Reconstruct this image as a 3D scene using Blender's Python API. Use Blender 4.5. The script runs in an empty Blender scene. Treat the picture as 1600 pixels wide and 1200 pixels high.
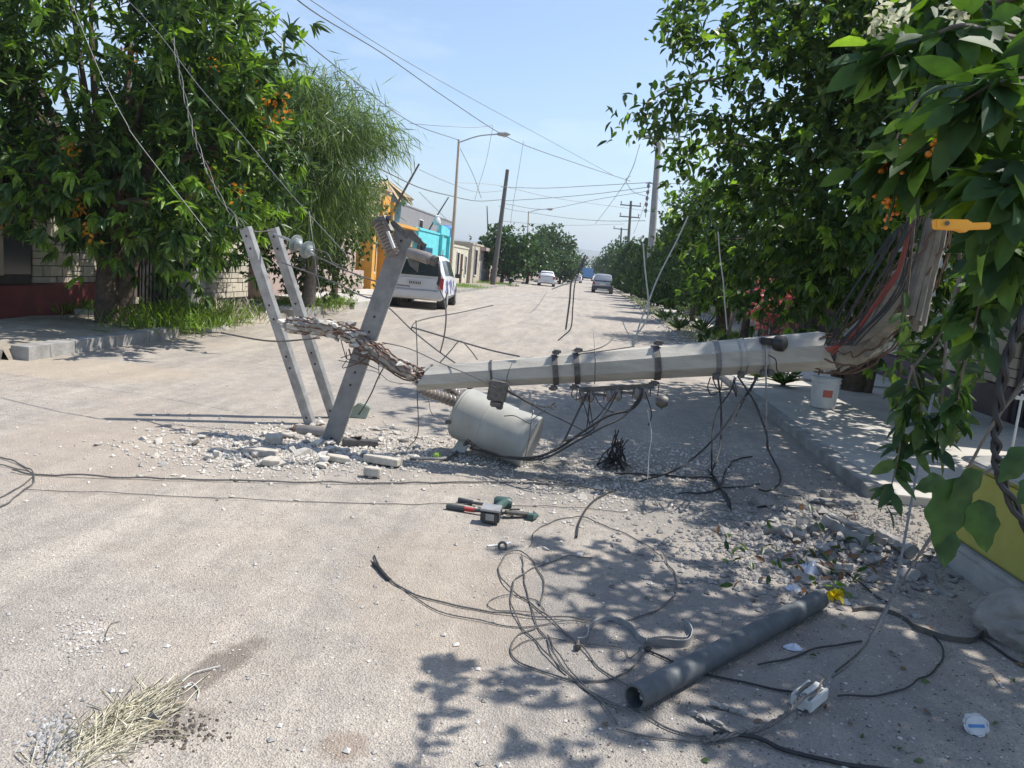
import bpy, bmesh, math, random
import numpy as np
from mathutils import Vector, Matrix, noise
R = random.Random(7)
C = bpy.context.scene
COL = C.collection
rad = math.radians
# ------------------------------------------------------------------ camera
F_PX, EYE, ROLL = 1200.0, 1.65, rad(5)
TH = math.atan((125*math.sin(ROLL)+173*math.cos(ROLL))/F_PX)
Yc = Vector((125, 173, -F_PX)).normalized()
Zc = Vector((math.cos(TH)*math.sin(ROLL), math.cos(TH)*math.cos(ROLL), math.sin(TH)))
Xc = Yc.cross(Zc)
CM = Matrix((Xc, Yc, Zc))
cam = bpy.data.cameras.new('camera'); cam.lens = 27; cam.sensor_width = 36
cam.clip_start = .05; cam.clip_end = 9000
co = bpy.data.objects.new('camera', cam); COL.objects.link(co)
co.matrix_world = Matrix.Translation((0, 0, EYE)) @ CM.to_4x4()
C.camera = co
C.render.resolution_x, C.render.resolution_y = 1024, 768
# ------------------------------------------------------------------ light
SUN_AZ, SUN_EL = 68, 58
w = bpy.data.worlds.new('World'); C.world = w; w.use_nodes = True
wt = w.node_tree; bg = wt.nodes['Background']
sk = wt.nodes.new('ShaderNodeTexSky'); sk.sky_type = 'NISHITA'; sk.sun_disc = False
sk.sun_elevation = rad(SUN_EL); sk.sun_rotation = rad(SUN_AZ)
sk.air_density = 1.1; sk.dust_density = .9; sk.ozone_density = 3.4
wg = wt.nodes.new('ShaderNodeNewGeometry'); wm = wt.nodes.new('ShaderNodeMapping')
wtc = wt.nodes.new('ShaderNodeTexCoord'); wm.inputs['Scale'].default_value = (1.2, 1.2, 4.5)
wn = wt.nodes.new('ShaderNodeTexNoise'); wn.inputs['Scale'].default_value = 2.2; wn.inputs['Detail'].default_value = 7
wn.inputs['Roughness'].default_value = .55
wr = wt.nodes.new('ShaderNodeMapRange'); wr.inputs[1].default_value = .52; wr.inputs[2].default_value = .78; wr.inputs[4].default_value = .42
mx = wt.nodes.new('ShaderNodeMix'); mx.data_type = 'RGBA'
mx.inputs[7].default_value = (7.2, 7.6, 8.3, 1)
wt.links.new(wtc.outputs['Generated'], wm.inputs[0]); wt.links.new(wm.outputs[0], wn.inputs[0])
wt.links.new(wn.outputs[0], wr.inputs[0]); wt.links.new(wr.outputs[0], mx.inputs[0])
wt.links.new(sk.outputs[0], mx.inputs[6]); wt.links.new(mx.outputs[2], bg.inputs[0])
bg.inputs[1].default_value = .135
sl = bpy.data.lights.new('sun', 'SUN'); sl.energy = 4.9; sl.angle = rad(.55); sl.color = (1, .95, .87)
so = bpy.data.objects.new('sun', sl); COL.objects.link(so)
SD = Vector((math.sin(rad(SUN_AZ))*math.cos(rad(SUN_EL)), math.cos(rad(SUN_AZ))*math.cos(rad(SUN_EL)), math.sin(rad(SUN_EL))))
so.rotation_euler = SD.to_track_quat('Z', 'Y').to_euler(); so.location = (20, 8, 30)
C.view_settings.view_transform = 'Standard'; C.view_settings.look = 'None'; C.view_settings.exposure = .55
# ------------------------------------------------------------------ helpers
def ray(px, py): return CM @ Vector((px-800, 600-py, -F_PX))
def G(px, py, z=0.0):
    d = ray(px, py); return Vector((0, 0, EYE)) + d*((z-EYE)/d.z)
def P(px, py, y):
    d = ray(px, py); return Vector((0, 0, EYE)) + d*(y/d.y)
def gh(x, y):
    return .016*noise.noise(Vector((x*.7, y*.7, 3))) + .006*noise.noise(Vector((x*3.1, y*3.1, 9)))
def GG(px, py, dz=0.0):
    p = G(px, py, dz); p.z = gh(p.x, p.y)+dz; return p
OFF = {}
class MB:
    def __init__(s): s.v = []; s.f = []; s.m = []; s.mi = 0
    def add(s, vs, fs):
        n = len(s.v); s.v += [tuple(p) for p in vs]; s.f += [tuple(i+n for i in f) for f in fs]; s.m += [s.mi]*len(fs); return s
    def box(s, c, sz, rot=None):
        c = Vector(c); h = Vector(sz)/2; vs = []
        for i in (-1, 1):
            for j in (-1, 1):
                for k in (-1, 1):
                    p = Vector((i*h.x, j*h.y, k*h.z)); vs.append(c+(rot @ p if rot else p))
        return s.add(vs, [(0, 1, 3, 2), (4, 6, 7, 5), (0, 4, 5, 1), (2, 3, 7, 6), (0, 2, 6, 4), (1, 5, 7, 3)])
    def bx(s, x0, x1, y0, y1, z0, z1): return s.box(((x0+x1)/2, (y0+y1)/2, (z0+z1)/2), (abs(x1-x0), abs(y1-y0), abs(z1-z0)))
    def bar(s, a, b, w_, h_, up=(0, 0, 1)):
        a = Vector(a); b = Vector(b); d = b-a; L = d.length; z = d/L; x = Vector(up).cross(z)
        if x.length < 1e-4: x = Vector((1, 0, 0))
        x.normalize(); y = z.cross(x)
        return s.box((a+b)/2, (w_, h_, L), Matrix((x, y, z)).transposed())
    def ring(s, c, d, r, n, ph=0, ref=None):
        d = Vector(d).normalized(); u = d.cross(ref or Vector((0, 0, 1)))
        if u.length < .05: u = d.cross(Vector((0, 1, 0)))
        u.normalize(); v = d.cross(u)
        return [Vector(c)+u*(r*math.cos(ph+2*math.pi*i/n))+v*(r*math.sin(ph+2*math.pi*i/n)) for i in range(n)]
    def tube(s, pts, r, n=6, cap=True, jit=0, ph=0):
        pts = [Vector(p) for p in pts]; N = len(pts); base = len(s.v); vs = []; fs = []
        d0 = (pts[1]-pts[0]).normalized(); ref = Vector((0, 0, 1)) if abs(d0.z) < .9 else Vector((0, 1, 0))
        u = d0.cross(ref).normalized()
        for i, p in enumerate(pts):
            d = pts[min(i+1, N-1)]-pts[max(i-1, 0)]
            d = d.normalized() if d.length > 1e-7 else d0
            u = (u-d*u.dot(d)).normalized(); v = d.cross(u); rr = r[i] if isinstance(r, (list, tuple)) else r
            for k in range(n):
                a = ph+2*math.pi*k/n; q = rr*(1+jit*R.uniform(-1, 1)) if jit else rr
                vs.append(p+u*(q*math.cos(a))+v*(q*math.sin(a)))
        for i in range(N-1):
            for k in range(n):
                a = i*n+k; b = i*n+(k+1) % n; fs.append((a, b, b+n, a+n))
        if cap: fs.append(tuple(range(n-1, -1, -1))); fs.append(tuple((N-1)*n+k for k in range(n)))
        return s.add(vs, fs)
    def lathe(s, a, b, prof, n=16):          # prof: (t along a->b, radius)
        a = Vector(a); b = Vector(b); vs = []; fs = []
        for t, r in prof: vs += s.ring(a.lerp(b, t), b-a, r, n)
        N = len(prof)
        for i in range(N-1):
            for k in range(n):
                p = i*n+k; q = i*n+(k+1) % n; fs.append((p, q, q+n, p+n))
        fs.append(tuple(range(n-1, -1, -1))); fs.append(tuple((N-1)*n+k for k in range(n)))
        return s.add(vs, fs)
    def prism(s, poly, d):                    # poly: 3d points, extruded by d
        poly = [Vector(p) for p in poly]; d = Vector(d); n = len(poly)
        fs = [tuple(range(n-1, -1, -1)), tuple(range(n, 2*n))]+[(i, (i+1) % n, n+(i+1) % n, n+i) for i in range(n)]
        return s.add(poly+[p+d for p in poly], fs)
    def build(s, name, mats, parent=None, smooth=False, local=False, bevel=0):
        me = bpy.data.meshes.new(name)
        if not isinstance(mats, (list, tuple)): mats = [mats]
        v = s.v; o = bpy.data.objects.new(name, me)
        if parent is not None:
            off = OFF.get(parent.name, Vector((0, 0, 0)))
            o.parent = parent; OFF[o.name] = off
        elif local: off = Vector((0, 0, 0)); OFF[o.name] = off
        else:
            a = np.array(v); off = Vector(((a[:, 0].min()+a[:, 0].max())/2, (a[:, 1].min()+a[:, 1].max())/2, a[:, 2].min()))
            o.location = off; OFF[o.name] = off
        me.from_pydata([(p[0]-off.x, p[1]-off.y, p[2]-off.z) for p in v], [], s.f)
        for m in mats: me.materials.append(m)
        if len(mats) > 1: me.polygons.foreach_set('material_index', s.m)
        bm = bmesh.new(); bm.from_mesh(me); bmesh.ops.recalc_face_normals(bm, faces=bm.faces)
        if bevel: bmesh.ops.bevel(bm, geom=[e for e in bm.edges if len(e.link_faces) == 2 and e.calc_face_angle(0) > .6], offset=bevel, segments=2, affect='EDGES', clamp_overlap=True)
        bm.to_mesh(me); bm.free()
        if smooth:
            me.polygons.foreach_set('use_smooth', [True]*len(me.polygons)); me.set_sharp_from_angle(angle=rad(38))
        COL.objects.link(o); me.update(); return o
def tag(o, label=None, cat=None, group=None, kind=None):
    if label: o['label'] = label
    if cat: o['category'] = cat
    if group: o['group'] = group
    if kind: o['kind'] = kind
    return o
def thing(name, label, cat, loc=(0, 0, 0), group=None, rz=0):
    o = bpy.data.objects.new(name, None); o.empty_display_size = .2; COL.objects.link(o)
    o.location = loc; o.rotation_euler = (0, 0, rz); OFF[o.name] = Vector(loc)
    return tag(o, label, cat, group)
def lthing(name, label, cat, loc=(0, 0, 0), group=None, rz=0):   # children built in local coordinates
    o = thing(name, label, cat, loc, group, rz); OFF[o.name] = Vector((0, 0, 0)); return o
def dup(o, loc, rz=None, label=None, scale=None):
    def cp(a, par):
        c = a.copy(); COL.objects.link(c); c.parent = par
        for ch in list(a.children): cp(ch, c)
        return c
    c = cp(o, None); c.location = loc
    if rz is not None: c.rotation_euler = (0, 0, rz)
    if label: c['label'] = label
    if scale: c.scale = (scale,)*3
    return c
def smooth_pts(pts, k=6):
    pts = [Vector(p) for p in pts]
    if len(pts) < 3: return pts
    q = [pts[0]*2-pts[1]]+pts+[pts[-1]*2-pts[-2]]; out = []
    for i in range(1, len(q)-2):
        a, b, c, d = q[i-1:i+3]
        for j in range(k):
            t = j/k
            out.append(.5*((2*b)+(c-a)*t+(2*a-5*b+4*c-d)*t*t+(3*b-a-3*c+d)*t**3))
    out.append(pts[-1]); return out
# ------------------------------------------------------------------ materials
def mat(name, c1, c2=None, scale=4, rough=.8, metal=0, bump=0, bscale=30, island=0, spec=None, c3=None, stretch=None):
    m = bpy.data.materials.new(name); m.use_nodes = True; t = m.node_tree; b = t.nodes['Principled BSDF']
    b.inputs['Roughness'].default_value = rough; b.inputs['Metallic'].default_value = metal
    if spec is not None: b.inputs['Specular IOR Level'].default_value = spec
    tc = t.nodes.new('ShaderNodeTexCoord'); L = t.links
    if c2 is None: c2 = tuple(x*.8 for x in c1)
    n = t.nodes.new('ShaderNodeTexNoise'); n.inputs['Scale'].default_value = scale; n.inputs['Detail'].default_value = 8; n.inputs['Roughness'].default_value = .62
    vec = tc.outputs['Object']
    if stretch: mpp = t.nodes.new('ShaderNodeMapping'); mpp.inputs['Scale'].default_value = stretch; L.new(vec, mpp.inputs[0]); vec = mpp.outputs[0]
    L.new(vec, n.inputs[0])
    r = t.nodes.new('ShaderNodeValToRGB'); r.color_ramp.elements[0].position = .36; r.color_ramp.elements[1].position = .64
    r.color_ramp.elements[0].color = (*c1, 1); r.color_ramp.elements[1].color = (*c2, 1)
    if c3: e = r.color_ramp.elements.new(.8); e.color = (*c3, 1)
    L.new(n.outputs[0], r.inputs[0]); out = r.outputs[0]
    if island:
        g = t.nodes.new('ShaderNodeNewGeometry'); h = t.nodes.new('ShaderNodeHueSaturation'); mr = t.nodes.new('ShaderNodeMapRange')
        mr.inputs[3].default_value = 1-island; mr.inputs[4].default_value = 1+island
        L.new(g.outputs['Random Per Island'], mr.inputs[0]); L.new(mr.outputs[0], h.inputs['Value']); L.new(out, h.inputs['Color']); out = h.outputs[0]
    L.new(out, b.inputs['Base Color'])
    if bump:
        n2 = t.nodes.new('ShaderNodeTexNoise'); n2.inputs['Scale'].default_value = bscale; n2.inputs['Detail'].default_value = 6
        L.new(tc.outputs['Object'], n2.inputs[0]); bn = t.nodes.new('ShaderNodeBump'); bn.inputs['Strength'].default_value = 1; bn.inputs['Distance'].default_value = bump
        L.new(n2.outputs[0], bn.inputs['Height']); L.new(bn.outputs[0], b.inputs['Normal'])
    return m
def leafmat(name, c1, c2, trans=.4, rough=.38, var=.45, tcol=None):
    m = bpy.data.materials.new(name); m.use_nodes = True; t = m.node_tree; b = t.nodes['Principled BSDF']; L = t.links
    g = t.nodes.new('ShaderNodeNewGeometry'); r = t.nodes.new('ShaderNodeValToRGB')
    r.color_ramp.elements[0].color = (*c1, 1); r.color_ramp.elements[1].color = (*c2, 1); r.color_ramp.elements[0].position = .1
    L.new(g.outputs['Random Per Island'], r.inputs[0])
    b.inputs['Roughness'].default_value = rough; b.inputs['Specular IOR Level'].default_value = .32
    tc = t.nodes.new('ShaderNodeTexCoord'); nz = t.nodes.new('ShaderNodeTexNoise'); nz.inputs['Scale'].default_value = 28; nz.inputs['Detail'].default_value = 4; L.new(tc.outputs['Object'], nz.inputs[0])
    nm = t.nodes.new('ShaderNodeMapRange'); nm.inputs[1].default_value = .3; nm.inputs[2].default_value = .7; nm.inputs[3].default_value = .72; nm.inputs[4].default_value = 1.25; L.new(nz.outputs[0], nm.inputs[0])
    hv = t.nodes.new('ShaderNodeHueSaturation'); L.new(nm.outputs[0], hv.inputs['Value']); L.new(r.outputs[0], hv.inputs['Color']); r = hv
    L.new(r.outputs[0], b.inputs['Base Color'])
    tr = t.nodes.new('ShaderNodeBsdfTranslucent'); mm = t.nodes.new('ShaderNodeMix'); mm.data_type = 'RGBA'; mm.blend_type = 'MULTIPLY'; mm.inputs[0].default_value = 1
    mm.inputs[7].default_value = (*(tcol or (1.6, 1.65, .55)), 1); L.new(r.outputs[0], mm.inputs[6]); L.new(mm.outputs[2], tr.inputs[0])
    ms = t.nodes.new('ShaderNodeMixShader'); ms.inputs[0].default_value = trans
    L.new(b.outputs[0], ms.inputs[1]); L.new(tr.outputs[0], ms.inputs[2]); L.new(ms.outputs[0], t.nodes['Material Output'].inputs[0])
    return m
M = {}
M['conc'] = mat('concrete', (.46, .435, .385), (.32, .30, .265), 3.2, .9, bump=.003, bscale=60, c3=(.52, .50, .45), stretch=(.6, 3.5, 3.5))
M['conc_dark'] = mat('concrete_weathered', (.22, .20, .17), (.34, .31, .27), 9, .95, bump=.01, bscale=30)
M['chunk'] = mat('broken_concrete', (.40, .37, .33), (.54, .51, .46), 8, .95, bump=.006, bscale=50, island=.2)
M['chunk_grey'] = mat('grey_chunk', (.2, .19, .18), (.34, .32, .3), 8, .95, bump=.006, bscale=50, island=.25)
M['rebar'] = mat('rusty_rebar', (.09, .055, .04), (.17, .10, .07), 40, .85, bump=.001, bscale=200)
M['galv'] = mat('galvanised_steel', (.38, .385, .385), (.25, .25, .25), 9, .5, metal=.35, bump=.0008, bscale=90)
M['galv_dark'] = mat('dark_steel', (.085, .08, .075), (.15, .14, .13), 30, .55, metal=.5)
M['black'] = mat('black_rubber', (.012, .012, .013), (.025, .025, .027), 20, .55)
M['wire'] = mat('aluminium_wire', (.10, .095, .09), (.17, .16, .15), 60, .5, metal=.4)
M['wire_grey'] = mat('grey_wire', (.15, .15, .15), (.22, .22, .22), 60, .6, metal=.3)
M['wire_white'] = mat('pale_cord', (.55, .54, .5), (.4, .4, .37), 60, .7)
M['red_hose'] = mat('red_conduit', (.28, .05, .035), (.19, .045, .035), 20, .6)
M['tank'] = mat('tank_paint', (.37, .37, .345), (.31, .31, .285), 3, .45, bump=.0008, bscale=30, c3=(.29, .25, .20), stretch=(2, 2, .8))
M['porcelain'] = mat('grey_porcelain', (.22, .22, .21), (.30, .30, .28), 10, .3)
M['porc_white'] = mat('pale_porcelain', (.62, .62, .6), (.48, .48, .46), 6, .35)
M['porc_brown'] = mat('brown_porcelain', (.19, .165, .15), (.25, .22, .2), 10, .35)
M['glassy'] = mat('grey_green_glass', (.22, .25, .235), (.28, .31, .29), 8, .2)
M['bark'] = mat('bark', (.12, .085, .06), (.06, .045, .035), 12, .95, bump=.02, bscale=22)
M['bark_grey'] = mat('grey_bark', (.2, .17, .14), (.11, .095, .08), 12, .95, bump=.01, bscale=22)
M['wood_pole'] = mat('weathered_pole_wood', (.085, .08, .075), (.13, .12, .11), 6, .9)
M['conc_pole'] = mat('pole_concrete', (.30, .29, .28), (.24, .23, .22), 3, .9)
M['leaf_big'] = leafmat('leaf_mango_green', (.030, .066, .018), (.095, .150, .040), .34)
M['leaf_bright'] = leafmat('leaf_bright_green', (.13, .24, .035), (.20, .32, .05), .42)  # bright leaf green; in the big trees it stands in for sunlit clumps
M['leaf_dark'] = leafmat('leaf_dark_green', (.02, .052, .014), (.06, .12, .028), .32)
M['leaf_near'] = leafmat('leaf_broad_green', (.03, .072, .02), (.07, .135, .032), .36, rough=.58)
M['leaf_dry'] = leafmat('leaf_dry_brown', (.16, .09, .05), (.24, .14, .08), .2, tcol=(1.2, 1, .7))
M['leaf_willow'] = leafmat('leaf_feathery', (.11, .18, .05), (.20, .28, .10), .42)
M['leaf_olive'] = leafmat('leaf_olive', (.06, .10, .035), (.13, .18, .075), .3)
M['leaf_far'] = leafmat('leaf_far_green', (.04, .08, .028), (.075, .13, .045), .2)
M['leaf_cyp'] = leafmat('leaf_cypress', (.03, .065, .02), (.065, .12, .035), .2)
M['orange_fl'] = leafmat('orange_blossom', (.55, .20, .02), (.75, .36, .03), .35, tcol=(1.2, 1, .6))
M['grass'] = leafmat('grass_blade', (.09, .15, .03), (.19, .27, .07), .35)
M['drygrass'] = leafmat('dry_grass_blade', (.50, .47, .36), (.72, .68, .56), .2, tcol=(1, 1, .8))
M['pink'] = leafmat('pink_bougainvillea', (.5, .12, .12), (.62, .25, .22), .3, tcol=(1.1, .8, .8))
# ground: worn dusty seal-coat with gravel
def ground_mat():
    m = bpy.data.materials.new('dusty_gravel_road'); m.use_nodes = True; t = m.node_tree; L = t.links; b = t.nodes['Principled BSDF']; b.inputs['Roughness'].default_value = .93
    b.inputs['Specular IOR Level'].default_value = .25
    tc = t.nodes.new('ShaderNodeTexCoord'); src = tc.outputs['Object']
    def N(sc, det=6, vec=src, ro=.6):
        n = t.nodes.new('ShaderNodeTexNoise'); n.inputs['Scale'].default_value = sc; n.inputs['Detail'].default_value = det; n.inputs['Roughness'].default_value = ro; L.new(vec, n.inputs[0]); return n.outputs[0]
    def ramp(v, pts):
        r = t.nodes.new('ShaderNodeValToRGB'); e = r.color_ramp.elements
        e[0].position, e[0].color = pts[0][0], (*pts[0][1], 1); e[1].position, e[1].color = pts[1][0], (*pts[1][1], 1)
        for p, c in pts[2:]: q = e.new(p); q.color = (*c, 1)
        L.new(v, r.inputs[0]); return r.outputs[0]
    def mix(f, a, c, mode='MIX'):
        x = t.nodes.new('ShaderNodeMix'); x.data_type = 'RGBA'; x.blend_type = mode
        if hasattr(f, 'links'): L.new(f, x.inputs[0])
        else: x.inputs[0].default_value = f
        for i, s in ((6, a), (7, c)):
            if hasattr(s, 'links'): L.new(s, x.inputs[i])
            else: x.inputs[i].default_value = (*s, 1)
        return x.outputs[2]
    mp = t.nodes.new('ShaderNodeMapping'); mp.inputs['Rotation'].default_value = (0, 0, rad(8)); mp.inputs['Scale'].default_value = (1.5, .22, 1); L.new(src, mp.inputs[0])
    big = N(.55, 5); streak = N(1.2, 6, mp.outputs[0])
    base = ramp(big, [(.3, (.345, .32, .292)), (.7, (.445, .40, .345))])
    st = ramp(streak, [(.35, (.32, .30, .278)), (.65, (.45, .415, .37))])
    col = mix(.55, base, st)
    vo = t.nodes.new('ShaderNodeTexVoronoi'); vo.inputs['Scale'].default_value = 130; L.new(src, vo.inputs[0])
    peb = ramp(vo.outputs['Color'], [(.12, (.68, .67, .66)), (.8, (1.16, 1.15, 1.12))])
    mid = ramp(N(5.5, 8, src, .7), [(.32, (.80, .79, .79)), (.66, (1.10, 1.09, 1.07))]); col = mix(1.0, col, mid, 'MULTIPLY'); trk = ramp(N(1.6, 8, mp.outputs[0], .72), [(.42, (.86, .86, .87)), (.6, (1.05, 1.04, 1.03))]); col = mix(1.0, col, trk, 'MULTIPLY')
    col = mix(.75, col, peb, 'MULTIPLY')
    vo2 = t.nodes.new('ShaderNodeTexVoronoi'); vo2.inputs['Scale'].default_value = 27; vo2.feature = 'F1'; L.new(src, vo2.inputs[0])
    spk = ramp(vo2.outputs['Distance'], [(.06, (.38, .36, .34)), (.16, (1, 1, 1))])
    msk = ramp(N(3.0, 3), [(.5, (0, 0, 0)), (.62, (1, 1, 1))])
    col = mix(msk, col, mix(1.0, col, spk, 'MULTIPLY'))
    tan = ramp(N(.9, 7, src, .65), [(.48, (0, 0, 0)), (.66, (1, 1, 1))]); tm = t.nodes.new('ShaderNodeMath'); tm.operation = 'MULTIPLY'; tm.inputs[1].default_value = .42; L.new(tan, tm.inputs[0]); col = mix(tm.outputs[0], col, mix(.75, (.42, .355, .29), peb, 'MULTIPLY'))
    mp2 = t.nodes.new('ShaderNodeMapping'); mp2.inputs['Rotation'].default_value = (0, 0, rad(-24)); mp2.inputs['Scale'].default_value = (2.6, .3, 1); L.new(src, mp2.inputs[0]); t2 = ramp(N(1.5, 7, mp2.outputs[0], .7), [(.42, (.92, .92, .925)), (.56, (1.02, 1.02, 1.02))]); col = mix(.8, col, t2, 'MULTIPLY')
    # stains with shapes of their own: damp oil patch, tan dirt
    for (sx, sy, rx, ry, ang, c_, st_) in STAINS:
        mq = t.nodes.new('ShaderNodeMapping'); mq.vector_type = 'TEXTURE'; mq.inputs['Location'].default_value = (sx, sy, 0); mq.inputs['Rotation'].default_value = (0, 0, ang); mq.inputs['Scale'].default_value = (rx, ry, 1)
        L.new(src, mq.inputs[0]); ad = t.nodes.new('ShaderNodeVectorMath'); ad.operation = 'LENGTH'; L.new(mq.outputs[0], ad.inputs[0])
        nn = N(9, 5); ma = t.nodes.new('ShaderNodeMath'); ma.operation = 'MULTIPLY_ADD'; ma.inputs[1].default_value = 1.3; L.new(nn, ma.inputs[0]); L.new(ad.outputs['Value'], ma.inputs[2])
        rr = ramp(ma.outputs[0], [(.0, (1, 1, 1)), (.95, (0, 0, 0))]); cr = t.nodes.new('ShaderNodeMapRange'); cr.inputs[1].default_value = 1.7; cr.inputs[2].default_value = 1.3
        L.new(ma.outputs[0], cr.inputs[0]); mu = t.nodes.new('ShaderNodeMath'); mu.operation = 'MULTIPLY'; mu.inputs[1].default_value = st_; L.new(cr.outputs[0], mu.inputs[0])
        col = mix(mu.outputs[0], col, c_)
    L.new(col, b.inputs['Base Color'])
    h1 = N(60, 7); hs = t.nodes.new('ShaderNodeMath'); hs.operation = 'ADD'; L.new(h1, hs.inputs[0])
    h3 = t.nodes.new('ShaderNodeMath'); h3.operation = 'MULTIPLY'; h3.inputs[1].default_value = .9; L.new(vo.outputs['Distance'], h3.inputs[0]); L.new(h3.outputs[0], hs.inputs[1])
    bn = t.nodes.new('ShaderNodeBump'); bn.inputs['Strength'].default_value = .9; bn.inputs['Distance'].default_value = .007; L.new(hs.outputs[0], bn.inputs['Height']); L.new(bn.outputs[0], b.inputs['Normal'])
    return m
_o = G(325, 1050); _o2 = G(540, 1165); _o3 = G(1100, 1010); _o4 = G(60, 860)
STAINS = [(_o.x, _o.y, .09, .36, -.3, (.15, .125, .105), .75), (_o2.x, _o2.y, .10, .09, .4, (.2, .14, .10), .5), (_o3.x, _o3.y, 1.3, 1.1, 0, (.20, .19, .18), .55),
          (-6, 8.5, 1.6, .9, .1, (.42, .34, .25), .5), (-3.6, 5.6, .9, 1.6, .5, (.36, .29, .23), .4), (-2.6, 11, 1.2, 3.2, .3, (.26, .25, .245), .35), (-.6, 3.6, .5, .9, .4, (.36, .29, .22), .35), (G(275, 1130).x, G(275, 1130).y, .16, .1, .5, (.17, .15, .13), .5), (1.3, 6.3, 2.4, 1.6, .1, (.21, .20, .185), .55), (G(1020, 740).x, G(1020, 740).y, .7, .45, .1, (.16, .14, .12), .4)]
# ------------------------------------------------------------------ setting
def ground():
    xs = sorted(set([round(-9.6+.15*i, 3) for i in range(129)]+[-4000, -900, -300, -100, -40, -20, -13, 13, 20, 40, 100, 300, 900, 4000]))
    ys = [-60, -20, -6, -2]; y = -.5
    while y < 18: ys.append(y); y += .14
    while y < 60: ys.append(y); y *= 1.05
    while y < 6000: ys.append(y); y *= 1.35
    vs = [(x, y, gh(x, y) if abs(x) < 10 and y < 60 else 0) for y in ys for x in xs]
    n = len(xs); fs = [(j*n+i, j*n+i+1, (j+1)*n+i+1, (j+1)*n+i) for j in range(len(ys)-1) for i in range(n-1)]
    m = MB(); m.add(vs, fs); o = m.build('road', ground_mat(), local=True, smooth=True); tag(o, kind='structure')
ground()
M['walk'] = mat('pavement_concrete', (.36, .34, .31), (.45, .43, .39), 2.2, .92, bump=.003, bscale=40, c3=(.3, .285, .26))
M['verge'] = mat('verge_soil', (.22, .19, .15), (.33, .29, .23), 3, .95, bump=.02, bscale=15)
M['kerb'] = mat('kerb_concrete', (.20, .19, .18), (.34, .33, .31), 3.5, .9, bump=.006, bscale=25)
def slab_strip(name, m_, x0, x1, y0, y1, z, n, gap=.012):
    m = MB(); L = (y1-y0)/n
    for i in range(n):
        m.bx(x0+R.uniform(0, .008), x1, y0+i*L+gap/2, y0+(i+1)*L-gap/2, -.2, z+R.uniform(-.004, .004))
    return tag(m.build(name, m_, bevel=.006), kind='structure')
slab_strip('sidewalk', M['walk'], 2.62, 6.0, 6.35, 14.0, .09, 5)
slab_strip('sidewalk', M['walk'], 3.6, 6.0, 14.0, 130, .13, 30)
slab_strip('kerb', M['kerb'], 2.46, 2.61, 6.5, 14.0, .097, 5)
slab_strip('kerb', M['verge'], 2.78, 2.95, 14.05, 130, .06, 60)
m = MB(); m.bx(2.96, 3.59, 14.05, 130, -.2, .075); tag(m.build('verge', M['verge']), kind='structure')
m = MB(); m.bx(2.95, 6, 14.01, 14.04, -.2, .10); tag(m.build('verge', M['verge']), kind='structure')
slab_strip('kerb', M['kerb'], -6.98, -6.74, 8.7, 12.2, .165, 4)
slab_strip('kerb', M['kerb'], -7.05, -6.93, 30, 160, .15, 60)
m = MB()
NX = [-9.3+i*.22 for i in range(11)]; NY = [8.6+i*.5 for i in range(46)]+[32+i*6 for i in range(22)]
vs = [(x if i < 10 else -6.99, y, .12+.05*noise.noise(Vector((x, y, 1)))) for y in NY for i, x in enumerate(NX)]
n = len(NX); m.add(vs, [(j*n+i, j*n+i+1, (j+1)*n+i+1, (j+1)*n+i) for j in range(len(NY)-1) for i in range(n-1)])
vs2 = []
for y in NY: vs2 += [(-6.99, y, .12+.05*noise.noise(Vector((NX[-1], y, 1)))), (-6.9+.02*R.random(), y, -.05)]
m.add(vs2, [(2*i, 2*i+1, 2*i+3, 2*i+2) for i in range(len(NY)-1)])
m.add([(-9.3, 8.6, .12), (-6.99, 8.6, .12), (-6.95, 8.5, -.05), (-9.3, 8.5, -.05)], [(0, 1, 2, 3)])
tag(m.build('verge', M['verge'], smooth=True), kind='structure')
m = MB()
for (a, b) in ((13.1, 14.1), (17.4, 19.2), (22.0, 26.5), (27, 31.5)): m.bx(-9.25, -6.8, a, b, -.1, .205)
tag(m.build('path', M['walk'], bevel=.01), kind='structure')
# hills on the horizon
M['hill'] = mat('hill_scrub', (.11, .12, .08), (.17, .16, .12), .01, .95)
def ridge(y, amp, base, sd, x0, x1, n=80):
    m = MB(); rows = 5; vs = []
    for j in range(rows):
        for i in range(n):
            x = x0+(x1-x0)*i/(n-1); hh = (base+amp*noise.noise(Vector((x/420, sd, 0)))+amp*.3*noise.noise(Vector((x/90, sd, 4))))*math.sin(math.pi/2*j/(rows-1))
            vs.append((x, y+j*y*.05, max(hh, 0)-.5))
    m.add(vs, [(j*n+i, j*n+i+1, (j+1)*n+i+1, (j+1)*n+i) for j in range(rows-1) for i in range(n-1)])
    tag(m.build('hill', M['hill'], smooth=True), kind='structure')
ridge(1500, 10, 42, 5, -2200, 2200); ridge(2600, 25, 92, 8, -3500, 3500)
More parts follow.
